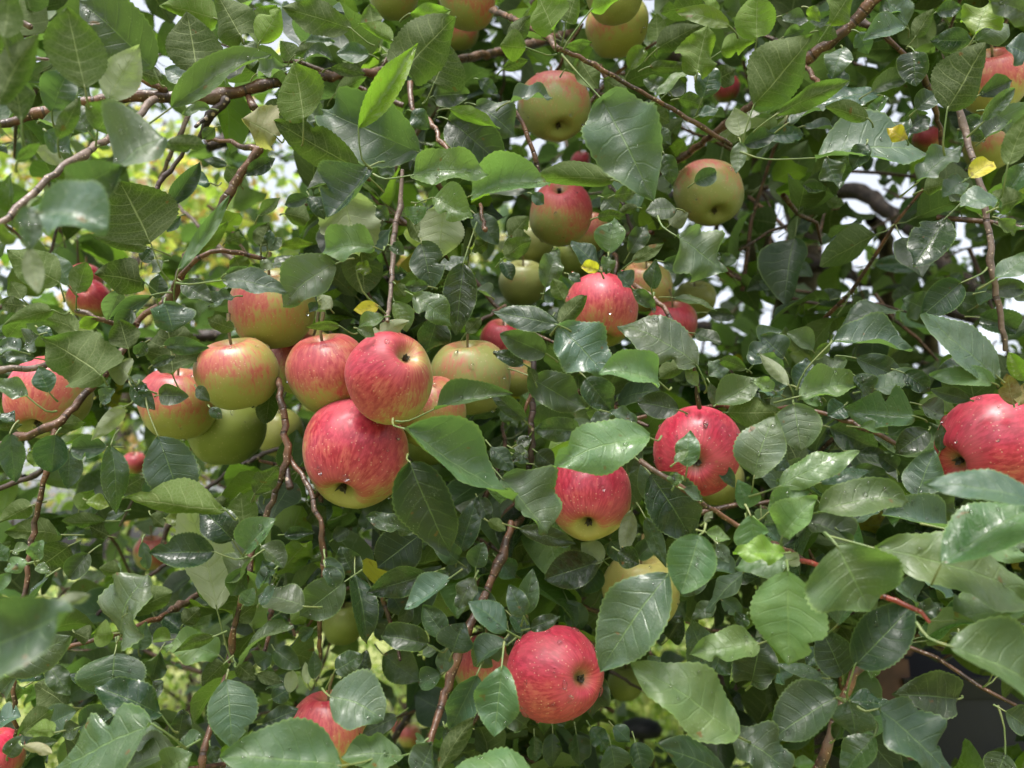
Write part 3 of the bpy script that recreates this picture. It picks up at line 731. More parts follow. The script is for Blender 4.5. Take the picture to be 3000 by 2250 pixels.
# ------------------------------------------------------------------ apples
# (x, y, r) in overview units, depth (m) or None, calyx offset (fractions of r, right/up), faces camera?, blush direction (right, up, towards camera),
# blush amount, ground colour, label
G1, G2, G3, G4 = (0.20, 0.24, 0.05), (0.29, 0.29, 0.075), (0.245, 0.26, 0.08), (0.36, 0.33, 0.10)
APPLES = [
 (590,668,86,.635,(.1,-.95),0,(-.5,.3,.3),.50,G2,'green apple with faint red stripes under two leaves, highest in the left cluster'),
 (514,808,82,.60,(.2,-.95),0,(-.2,.6,.5),.48,G2,'peach and green apple left of the front cluster, a gap beside it'),
 (657,782,76,.68,(-.3,-.9),0,(-.3,.5,.3),.58,G2,'red striped apple squeezed behind the big cluster apples on its left side'),
 (712,808,88,.60,(.2,-.95),0,(-.1,.5,.5),.72,G2,'rosy speckled apple wedged left of the bright pink apple with the calyx up'),
 (842,813,93,.55,(.44,.52),1,(-.3,.4,.6),.95,G4,'bright pink apple with its dark calyx turned up right, centre of the cluster'),
 (768,981,112,.585,(-.30,-.80),1,(-.1,.35,.8),.90,G4,'largest pink apple hanging lowest in the front cluster'),
 (1018,816,84,.665,(.1,-.95),0,(0,.8,.1),.38,G3,'olive green apple with water drops right of the cluster'),
 (926,889,80,.615,(.2,-.95),0,(-.1,.9,.2),.62,G2,'pale pink and yellow apple half hidden behind the cluster and a light leaf'),
 (928,945,62,.74,(.2,-.95),0,(0,1,0),.0,G1,'yellow green apple peeping out below the big light leaf by the cluster'),
 (385,873,80,.66,(0,-.95),0,(-.3,.8,.3),.70,G2,'red and green apple under a dark leaf left of the cluster'),
 (490,928,78,.70,(0,-.95),0,(0,1,0),.02,G1,'plain green apple under the left end of the cluster'),
 (603,935,52,.95,(0,-.95),0,(0,1,0),.1,G2,'dim yellow green apple behind the brown twig below the cluster'),
 (104,858,84,.66,(-.3,-.8),1,(-.7,.5,.3),.78,G3,'half red half brown green apple behind the forked branch at the left edge'),
 (1199,231,73,.78,(.12,-.66),1,(0,.8,.1),.50,G3,'green apple with a pink top hanging alone near the upper middle'),
 (1333,58,66,.84,(0,-.9),0,(-.2,.5,.2),.40,G2,'tall pinkish green apple hanging at the top edge, lower of two'),
 (1328,-14,62,.72,(0,-.9),0,(0,1,0),.15,G3,'green apple cut by the top edge over the tall pinkish apple'),
 (1010,2,60,.78,(0,-.9),0,(.3,.3,.3),.45,G3,'dull brown green apple at the top edge beside a twig'),
 (850,-12,52,.80,(0,-.9),0,(0,.5,.3),.30,G3,'shaded brownish apple at the top edge above the long pale leaf'),
 (992,68,40,1.05,(0,-.9),0,(0,.5,.3),.55,G2,'small pinkish apple tucked under the dull apple at the top edge'),
 (1532,417,70,.80,(.2,-.68),1,(0,.8,.2),.38,G3,'green apple with rusty top hanging alone right of the large bluish leaf'),
 (1211,459,67,.80,(-.05,.82),1,(.25,.6,.2),.85,G3,'shiny red apple with its dark calyx on top, upper middle'),
 (1150,524,44,.95,(0,-.9),0,(0,1,0),.0,G3,'small green apple below left of the shiny red apple'),
 (1270,505,44,.95,(0,-.9),0,(.2,.7,.3),.55,G4,'peach apple behind the shiny red apple on its right side'),
 (1240,556,46,.98,(0,-.9),0,(0,1,0),.0,G1,'green apple straight below the shiny red apple'),
 (1130,612,49,.92,(0,-.9),0,(0,1,0),.15,G3,'dull green apple between leaves left of the dewy pink apple'),
 (1300,670,77,.66,(0,-.88),1,(0,.6,.5),.84,G1,'dewy pink apple with green bottom under a small yellow leaf'),
 (1396,620,54,.86,(0,-.9),0,(0,.7,.3),.40,G4,'peach coloured apple behind a round dark leaf right of the dewy pink one'),
 (1452,702,52,.84,(0,-.9),0,(0,.4,.6),.85,G2,'pink apple crossed by a curved bare twig'),
 (1500,650,44,1.0,(0,-.9),0,(0,1,0),.0,G2,'pale green apple in shade behind leaves, rightmost of the middle group'),
 (1088,738,50,.80,(0,-.9),0,(0,.4,.6),.85,G2,'red apple half covered by leaves above the olive green one'),
 (1507,975,93,.58,(-.02,-.30),1,(0,.5,.8),1.05,G2,'crimson apple covered with drops and a small leaf over its front'),
 (1274,1074,89,.60,(-.02,-.74),1,(0,.6,.7),1.0,G4,'red striped apple with yellow bottom below a wet light leaf'),
 (1556,1042,50,.80,(0,-.9),0,(0,1,0),.0,G2,'yellow green apple behind the crimson apple'),
 (1385,1278,82,.66,(0,-.9),0,(0,.9,0),.25,G4,'yellow apple behind the largest upright leaf in the lower middle'),
 (1199,1455,100,.56,(.66,-.12),1,(-.2,.4,.7),1.0,G4,'red apple with drops and its calyx turned right, lowest in the middle'),
 (1050,1440,66,.72,(0,-.9),0,(0,.6,.5),.70,G3,'brownish red apple mostly hidden left of the lowest red apple'),
 (710,1580,80,.62,(0,-.9),0,(-.2,.6,.5),.72,G2,'red apple under two large leaves at the bottom edge'),
 (2142,968,108,.52,(-.72,-.36),1,(0,.5,.8),1.1,G2,'large deep red apple cut by the right edge'),
 (2143,177,70,.70,(0,-.9),0,(.3,.7,.3),.60,G4,'pink topped apple behind a big leaf at the upper right edge'),
 (2140,318,50,.85,(0,-.9),0,(-.2,.9,.2),.40,G2,'peach and green apple under the pink topped one at the right edge'),
 (2003,302,28,1.25,(0,-.9),0,(0,.6,.5),.85,G2,'small red apple showing between dark leaves at upper right'),
 (186,606,34,1.0,(0,-.9),0,(0,.6,.5),.85,G2,'orange red apple above another at the left, behind leaves'),
 (192,645,42,.90,(-.2,.5),1,(0,.6,.5),.95,G2,'magenta red apple below the orange red one at the left'),
 (-18,1640,60,.60,(0,-.9),0,(0,.6,.5),1.0,G2,'dark red apple in the bottom left corner'),
 (290,1002,26,1.5,(0,-.9),0,(0,.6,.5),.80,G4,'blurred pink apple far behind, beside the hanging dark leaf'),
 (418,1105,20,1.7,(0,-.9),0,(0,.6,.5),.80,G4,'tiny blurred pink apple far behind the curled pale leaf'),
 (327,1195,36,1.2,(0,-.9),0,(.3,.4,.4),.65,G4,'blurred orange pink apple behind the silvery leaf at lower left'),
 (1568,192,30,1.2,(0,-.9),0,(0,.6,.5),.95,G2,'red apple deep between dark leaves at the top'),
 (1254,348,20,1.6,(0,-.9),0,(0,.6,.5),.95,G2,'tiny red apple far behind, above the shiny red one'),
 (884,1590,24,1.9,(0,-.9),0,(0,.4,.5),.55,G4,'far pale pink apple near the bottom edge, right of a dark branch'),
 (862,1576,16,2.0,(0,-.9),0,(0,.6,.5),.90,G2,'far reddish apple near the bottom edge behind a dark branch'),
 (742,1348,44,.90,(0,-.9),0,(0,1,0),.0,G1,'lime green apple behind leaves below the front cluster'),
 (1352,1475,38,1.0,(0,-.9),0,(0,1,0),.0,G1,'green apple in shade right of the lowest red apple'),
 (1112,815,44,.80,(0,-.9),0,(.3,.6,.2),.40,G2,'orange green apple behind the olive green one'),
]

NV, NU = 37, 9
GF = grid_faces(NV, NU)


def build_hand_leaf(spec, r):
    x0, y0, x1, y1, w, D, ty, st = spec
    Lp = math.hypot(x1 - x0, y1 - y0)
    under = ty in 'uysrp'
    if ty == 'Y': under = False
    if ty == 'y' and r.rand() < 0.25: under = False
    dd = (r.rand() - 0.5) * 0.5 * Lp / F * D
    # drooping leaves: the tip comes towards or away from the viewer
    B = at(x0, y0, D - dd / 2)
    T = at(x1, y1, D + dd / 2)
    upk = {'t': 0.15, 'b': 0.75, 'l': 0.55, 'u': 0.35, 'y': 0.5, 's': 0.2, 'Y': 0.3, 'p': 0.2, 'r': 0.2}[ty]
    upk *= 0.7 + 0.6 * r.rand()
    A, N, S, L, cosv = frame(B, T, under, upk, (r.rand() - 0.5) * 0.5)
    wm = w / F * D / max(cosv, 0.55)
    ratio = w / Lp
    narrow = ratio < 0.33
    fold = 0.18 + 0.55 * r.rand() if not narrow else 0.5 + 0.5 * r.rand()
    if under: fold *= 0.8
    big = ratio > 0.8
    curl = (r.rand() * 1.0 + 0.15) * (1 if r.rand() < 0.8 else -0.6)
    if big: curl *= 0.6
    wave = 0.08 + 0.30 * r.rand() ** 1.3
    cup = (r.rand() - 0.45) * 0.9
    tw = (r.rand() - 0.5) * (0.9 if not big else 0.5)
    if narrow:
        wm *= 1.35
        tw *= 1.6
    bite = None
    if r.rand() < 0.16: bite = (0.25 + 0.6 * r.rand(), 1 if r.rand() < 0.5 else -1, 0.03 + 0.05 * r.rand(), 0.25 + 0.4 * r.rand())
    P, uv = leaf_local(NV, NU, wm / L * 0.90, curl, fold, wave, tw, cup, r.rand() * 6.28, serr=0.036, fr=0.9 + 1.5 * r.rand(), bite=bite)
    W = (P * L) @ np.stack([S, A, N])
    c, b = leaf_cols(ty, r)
    wet = 0.9 if r.rand() < 0.35 else 0.25 * r.rand()
    # stalk: from the leaf base back to the twig
    if st is not None:
        E = at(st[0], st[1], D + 0.012)
        midp = (B + E) / 2 - UP * 0.003 + (-A) * 0.15 * np.linalg.norm(B - E)
    else:
        sl = min(0.022, L * (0.25 + 0.15 * r.rand()))
        E = B - A * sl * 0.8 + AF * sl * 0.9 - UP * sl * 0.15
        for q in APPLES:                                # a stalk never runs into a fruit
            ex, ey, eD = proj(E)
            if math.hypot(ex - q[0] * O, ey - q[1] * O) < q[2] * O * 1.03 and eD > q[3] - 0.06:
                sl *= 0.25
                E = B - A * sl * 0.8
        midp = (B + E) / 2 - A * sl * 0.12
    vein_end = B + A * L * 0.05
    pts, rr = smooth_path([vein_end, B, midp, E], [0.0003, 0.0005, 0.00055, 0.0008], 0.006)
    tv, tf, tuv = tube(pts, rr, 6)
    return B, W, uv, c, b, wet, SPOT.get(ty, 0.0), tv, tf, tuv


def bead(c, n, s, down, ns=7, nr=3, hgt=0.6):
    # a flattened dome of water on a surface
    e1 = down - n * (down @ n)
    l = np.linalg.norm(e1)
    e1 = e1 / l if l > 1e-4 else np.cross(n, [1, 0, 0])
    e2 = np.cross(n, e1)
    V, Fc = [], []
    for a_ in range(nr + 1):
        ph = a_ / nr * math.pi * 0.5 * 0.97
        for b_ in range(ns):
            th = b_ / ns * 6.2832
            V.append(c + e1 * s * math.cos(th) * math.cos(ph) * 1.2 + e2 * s * math.sin(th) * math.cos(ph) + n * s * (hgt * math.sin(ph) + 0.03))
    for a_ in range(nr):
        for b_ in range(ns):
            Fc.append((a_ * ns + b_, a_ * ns + (b_ + 1) % ns, (a_ + 1) * ns + (b_ + 1) % ns, (a_ + 1) * ns + b_))
    return np.array(V), np.array(Fc)


dew = Pool()
foliage = Pool()
stalks = Pool()
order = sorted(range(len(LEAVES)), key=lambda i: -LEAVES[i][4] * math.hypot(LEAVES[i][2] - LEAVES[i][0], LEAVES[i][3] - LEAVES[i][1])
               * (1.0 if -50 < (LEAVES[i][0] + LEAVES[i][2]) / 2 < 3050 and -50 < (LEAVES[i][1] + LEAVES[i][3]) / 2 < 2300 else 0.2)
               - (1e6 if LEAVES[i][6] in 'Yp' else 0))
single = set(order[:100])
LB = {'Y': 'small yellow leaf with brown spots', 'p': 'faded yellowish old leaf', 's': 'pale silvery leaf underside'}
for i, sp in enumerate(LEAVES):
    r = np.random.RandomState(1000 + i)
    B, W, uv, c, b, wet, spot, tv, tf, tuv = build_hand_leaf(sp, r)
    if sp[6] in 'tbl' and sp[5] < 0.56 and r.rand() < 0.75:
        G3 = (W + B).reshape(NV, NU, 3)
        for _ in range(r.randint(2, 12)):
            a_, b_ = r.randint(3, NV - 3), r.randint(1, NU - 1)
            nn = np.cross(G3[a_, b_ + 1] - G3[a_, b_ - 1], G3[a_ + 1, b_] - G3[a_ - 1, b_])
            if np.linalg.norm(nn) < 1e-12: continue
            nn /= np.linalg.norm(nn)
            if nn @ (CAM - B) < 0: nn = -nn
            cc = G3[a_, b_] * 0.6 + G3[a_ + 1, b_] * 0.4
            bv, bf = bead(cc, nn, 0.0006 + 0.0011 * r.rand() ** 2, -UP)
            dew.add(bv, bf, np.zeros((len(bv), 2)))
    if i in single:
        n = len(W)
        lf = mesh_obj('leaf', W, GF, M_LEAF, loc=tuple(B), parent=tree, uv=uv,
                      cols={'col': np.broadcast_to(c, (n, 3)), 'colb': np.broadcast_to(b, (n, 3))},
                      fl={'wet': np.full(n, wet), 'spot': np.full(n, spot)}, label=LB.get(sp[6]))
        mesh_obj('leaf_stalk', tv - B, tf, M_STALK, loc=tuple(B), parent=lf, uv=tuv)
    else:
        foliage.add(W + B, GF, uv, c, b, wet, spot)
        stalks.add(tv, tf, tuv)

AP = []
for k, a in enumerate(APPLES):
    x, y, rp, D = a[0] * O, a[1] * O, a[2] * O, a[3]
    AP.append((x, y, rp, D, rp / F * D))


# places where one sees right through the crown: no filling leaves are grown there
CLEAR = [(2680, 1985, 75, 1.5), (2760, 2090, 120, 1.5), (2900, 2120, 100, 1.5), (1840, 2138, 45, 1.9), (1920, 2140, 45, 1.9), (2600, 1960, 60, 1.35)]
for ox, oy, pts in [(2200, 550, [(560, 600), (900, 280), (620, 420), (940, 400), (1680, 600), (960, 930), (660, 1060), (130, 930), (110, 1060), (1550, 1130), (1150, 380), (1000, 200), (1330, 30), (2150, 700), (2150, 1000), (830, 680), (250, 400), (200, 200), (1980, 1340), (1650, 540)]),
                    (1500, 550, [(1800, 290), (1870, 640), (1680, 940), (1520, 1130), (1780, 1100), (2030, 950), (1640, 1350), (1340, 60), (2120, 100)]),
                    (0, 0, [(1550, 1000), (1500, 1300), (1600, 1580), (1290, 180), (100, 1400), (250, 1480), (1200, 950), (1900, 1550), (450, 100), (200, 250), (1750, 1200), (60, 1150), (1250, 1400), (2080, 300), (1150, 690)]),
                    (750, 0, [(330, 1230), (300, 1450), (100, 1500), (1900, 330), (150, 260), (1100, 500), (1440, 1000)]),
                    (0, 550, [(1480, 200), (520, 350), (120, 620), (230, 930), (550, 400), (1650, 600), (2000, 300), (1760, 660), (90, 1210), (1240, 1500)]),
                    (750, 550, [(100, 150), (300, 320), (250, 230), (400, 560), (1180, 620), (1100, 680)]),
                    (0, 1100, [(1040, 520), (1080, 620), (1000, 300), (700, 760), (520, 1030), (100, 850), (380, 1060), (620, 1360), (1680, 740), (1640, 960), (100, 1350), (700, 1560), (1420, 30), (1500, 540)]),
                    (0, 1650, [(680, 120), (450, 230), (1180, 600), (1500, 880), (1430, 1080), (1820, 680), (1550, 950), (300, 930), (620, 1230), (1040, 480), (1350, 1200), (180, 1190)]),
                    (750, 1100, [(380, 950), (430, 1000), (940, 1400), (1000, 1270)]),
                    (750, 1650, [(960, 860), (940, 560), (1150, 900), (1170, 1130), (580, 770), (120, 850), (900, 1000), (380, 620), (1240, 1330), (440, 980)]),
                    (1500, 1650, [(600, 290), (590, 450), (1300, 700), (1400, 880), (1880, 1000), (1150, 1300), (800, 900), (500, 1250), (1950, 1250), (1320, 1400), (2050, 1330)]),
                    (1500, 0, [(880, 500), (620, 640), (680, 680), (1120, 90), (30, 520), (300, 560), (580, 720), (1600, 1200), (1900, 1430), (400, 1180), (120, 1150)]),
                    (2200, 0, [(1020, 1550), (780, 1540), (1280, 1590), (180, 1440), (820, 560), (300, 700), (750, 1070), (110, 1290)])]:
    for px, py in pts: CLEAR.append((ox + px * K, oy + py * K, 9, 4.0))
AP += [(a, b, c, d, 0.0) for a, b, c, d in CLEAR]


def make_apple(k):
    x, y, rp, D, lab = APPLES[k][0] * O, APPLES[k][1] * O, APPLES[k][2] * O, APPLES[k][3], APPLES[k][9]
    (ox, oy), vis, bd, amt, gcol = APPLES[k][4:9]
    r = np.random.RandomState(77 + k)
    R = rp / F * D
    C = at(x, y, D)
    view = CAM - C
    view /= np.linalg.norm(view)
    right = np.cross(AU, view); right /= np.linalg.norm(right)
    up = np.cross(view, right)
    m = min(0.97, math.hypot(ox, oy))
    zz = math.sqrt(1 - m * m)
    cal = right * ox + up * oy + view * (zz if vis else -zz * 0.6)
    cal /= np.linalg.norm(cal)
    Z = -cal                             # local +Z points to the stem
    X = np.cross(Z, [0.2, 0.9, 0.3]); X /= np.linalg.norm(X)
    Y = np.cross(Z, X)
    Rm = np.stack([X, Y, Z], 1)          # local -> world
    big = rp > 60
    nt, na = (44, 56) if big else (26, 32)
    t = np.linspace(0.0, np.pi, nt)
    a = np.linspace(0, 2 * np.pi, na, endpoint=False)
    asp = 0.95 + 0.09 * r.rand()
    rad = np.sin(t) ** 0.92 * (1 + 0.07 * np.cos(t))
    z = asp * np.cos(t)
    z = z - 0.38 * np.exp(-(t / 0.27) ** 2) + 0.30 * np.exp(-((np.pi - t) / 0.25) ** 2)
    T_, A_ = np.meshgrid(t, a, indexing='ij')
    lob = 1 + 0.028 * np.cos(5 * A_ + r.rand() * 6) * np.clip((T_ - 1.6) / 1.4, 0, 1) ** 1.2 + 0.03 * np.cos(2 * A_ + r.rand() * 6) + 0.016 * np.cos(3 * A_ + 4 * T_)
    lean = 0.16 * (r.rand() - 0.5)
    LX = rad[:, None] * np.cos(A_) * lob + lean * z[:, None]
    LY = rad[:, None] * np.sin(A_) * lob
    LZ = np.repeat(z[:, None], na, 1) * (1 + 0.03 * np.cos(A_ + 1.0))
    P = np.stack([LX, LY, LZ], -1).reshape(-1, 3) * R * 1.035
    idx = np.arange(nt * na).reshape(nt, na)
    f = np.stack([idx[:-1], idx[1:], np.roll(idx, -1, 1)[1:], np.roll(idx, -1, 1)[:-1]], -1).reshape(-1, 4)
    n_w = (P @ Rm.T)
    n_w /= np.linalg.norm(n_w, axis=1)[:, None] + 1e-9
    b = right * bd[0] + up * bd[1] + view * bd[2]
    b /= np.linalg.norm(b)
    dt = n_w @ b
    blush = amt * 1.25 * np.clip(0.5 + 0.62 * dt, 0, 1.1) - 0.18
    blush = blush - 0.35 * np.exp(-((np.pi - T_.ravel()) / 0.55) ** 2) * (0.0 if amt > 1 else 1)
    if k in (30, 34, 37): blush = np.maximum(blush, 0.95 * np.clip(1.5 + dt, 0, 1))
    cav = np.exp(-(T_.ravel() / 0.22) ** 2) * 0.8 + np.exp(-((np.pi - T_.ravel()) / 0.15) ** 2)
    if k in (30, 37): gcol = (0.36, 0.075, 0.06)
    o = mesh_obj('apple', P, f, M_APPLE, loc=tuple(C), cols={'ground': np.broadcast_to(gcol, (len(P), 3))},
                 fl={'blush': blush, 'cav': np.clip(cav, 0, 1)}, label=lab, cat='apple', group='apples hanging in the tree')
    o.rotation_euler = Matrix(Rm.tolist()).to_euler()
    # calyx: five curled dry sepals and a tuft, in the basin
    zc = -(asp - 0.28) * R * 0.97
    V, Fc = [], []
    for q in range(5):
        an = q * 1.2566 + r.rand() * 0.3
        d = np.array([math.cos(an), math.sin(an), 0]); s = np.array([-d[1], d[0], 0])
        ln = R * (0.09 + 0.06 * r.rand())
        prof = [(0.02, 0.05, 0.0), (0.35, 0.055, -0.16), (0.7, 0.04, -0.33), (1.0, 0.006, -0.30 - 0.2 * r.rand())]
        b0 = len(V)
        for (fr_, ww, hz) in prof:
            for sg in (-1, 1):
                V.append(d * ln * fr_ * 0.85 + s * sg * ww * R + np.array([0, 0, zc + hz * R * 0.42]))
        for j in range(3): Fc.append((b0 + 2 * j, b0 + 2 * j + 1, b0 + 2 * j + 3, b0 + 2 * j + 2))
    for q in range(9):
        an = r.rand() * 6.28
        d = np.array([math.cos(an), math.sin(an), 0]) * R * 0.035
        b0 = len(V)
        w_ = R * 0.008
        top = d * 1.6 + np.array([0, 0, zc - R * (0.09 + 0.06 * r.rand())])
        V += [d + np.array([w_, 0, zc + 0.02 * R]), d + np.array([-w_, w_, zc + 0.02 * R]), top + np.array([-w_, 0, 0]), top + np.array([w_, 0, 0])]
        Fc.append((b0, b0 + 1, b0 + 2, b0 + 3))
    mesh_obj('calyx', np.array(V), Fc, M_CALYX, parent=None, smooth=False)
    cx = bpy.data.objects[-1] if False else LAST()
    cx.parent = o
    cx.location = (0, 0, 0)
    # stem
    s0 = np.array([0, 0, (asp - 0.42) * R])
    sl = R * (0.75 + 0.3 * r.rand())
    up_l = np.array([0, 0, 1.0]) @ Rm
    pts, rr = smooth_path([s0, s0 + np.array([0, 0, sl * 0.5]), s0 + np.array([0, 0, sl * 0.75]) + up_l * sl * 0.3 + np.array([r.rand() - .5, r.rand() - .5, 0]) * R * 0.2], [0.0011, 0.0011, 0.0016], 0.004)
    tv, tf, tuv = tube(pts, rr, 6)
    mesh_obj('stem', tv, tf, M_STEM, uv=tuv)
    s_ = LAST(); s_.parent = o; s_.location = (0, 0, 0)
    # water drops on the near apples
    if rp > 85 and D < 0.9:
        nd = {4: 16, 5: 22, 30: 60, 34: 70, 37: 34, 25: 45, 13: 45, 6: 26, 19: 18}.get(k, 16)
        dV, dF, c0 = [], [], 0
        ns, nr = 8, 4
        for q in range(nd):
            i = r.randint(0, len(P))
            tt = T_.ravel()[i]
            if tt < 0.5 or tt > 2.7: continue
            p = P[i]
            nn = p / np.linalg.norm(p)
            if (Rm @ nn) @ view < -0.1: continue
            s = R * (0.026 + 0.05 * r.rand() ** 1.7)
            g = -(np.array([0, 0, 1.0]) @ Rm)
            g = g - nn * (g @ nn)
            gl = np.linalg.norm(g)
            e1 = g / gl if gl > 1e-3 else np.cross(nn, [1, 0, 0])
            e2 = np.cross(nn, e1)
            el = 1 + (0.9 * r.rand() if s > R * 0.03 else 0.2 * r.rand())
            for a_ in range(nr + 1):
                ph = a_ / nr * math.pi * 0.5
                for b_ in range(ns):
                    th = b_ / ns * 6.2832
                    rr_ = math.cos(ph)
                    dx = math.cos(th) * rr_ * el * (1.15 if math.cos(th) > 0 else 0.95)
                    dV.append(p + e1 * s * dx + e2 * s * math.sin(th) * rr_ + nn * (s * 0.75 * math.sin(ph) + s * 0.02 - s * 0.10 * (1 - math.sin(ph))))
            for a_ in range(nr):
                for b_ in range(ns):
                    dF.append((c0 + a_ * ns + b_, c0 + a_ * ns + (b_ + 1) % ns, c0 + (a_ + 1) * ns + (b_ + 1) % ns, c0 + (a_ + 1) * ns + b_))
            dF.append(tuple(c0 + b_ for b_ in range(ns))[::-1])
            c0 += (nr + 1) * ns
        if dV:
            mesh_obj('water_drops', np.array(dV), dF, M_WATER, kind='stuff')
            w_ = LAST(); w_.parent = o; w_.location = (0, 0, 0)
    return o


def LAST():
    return COL.objects[-1]


for k in range(len(APPLES)): make_apple(k)

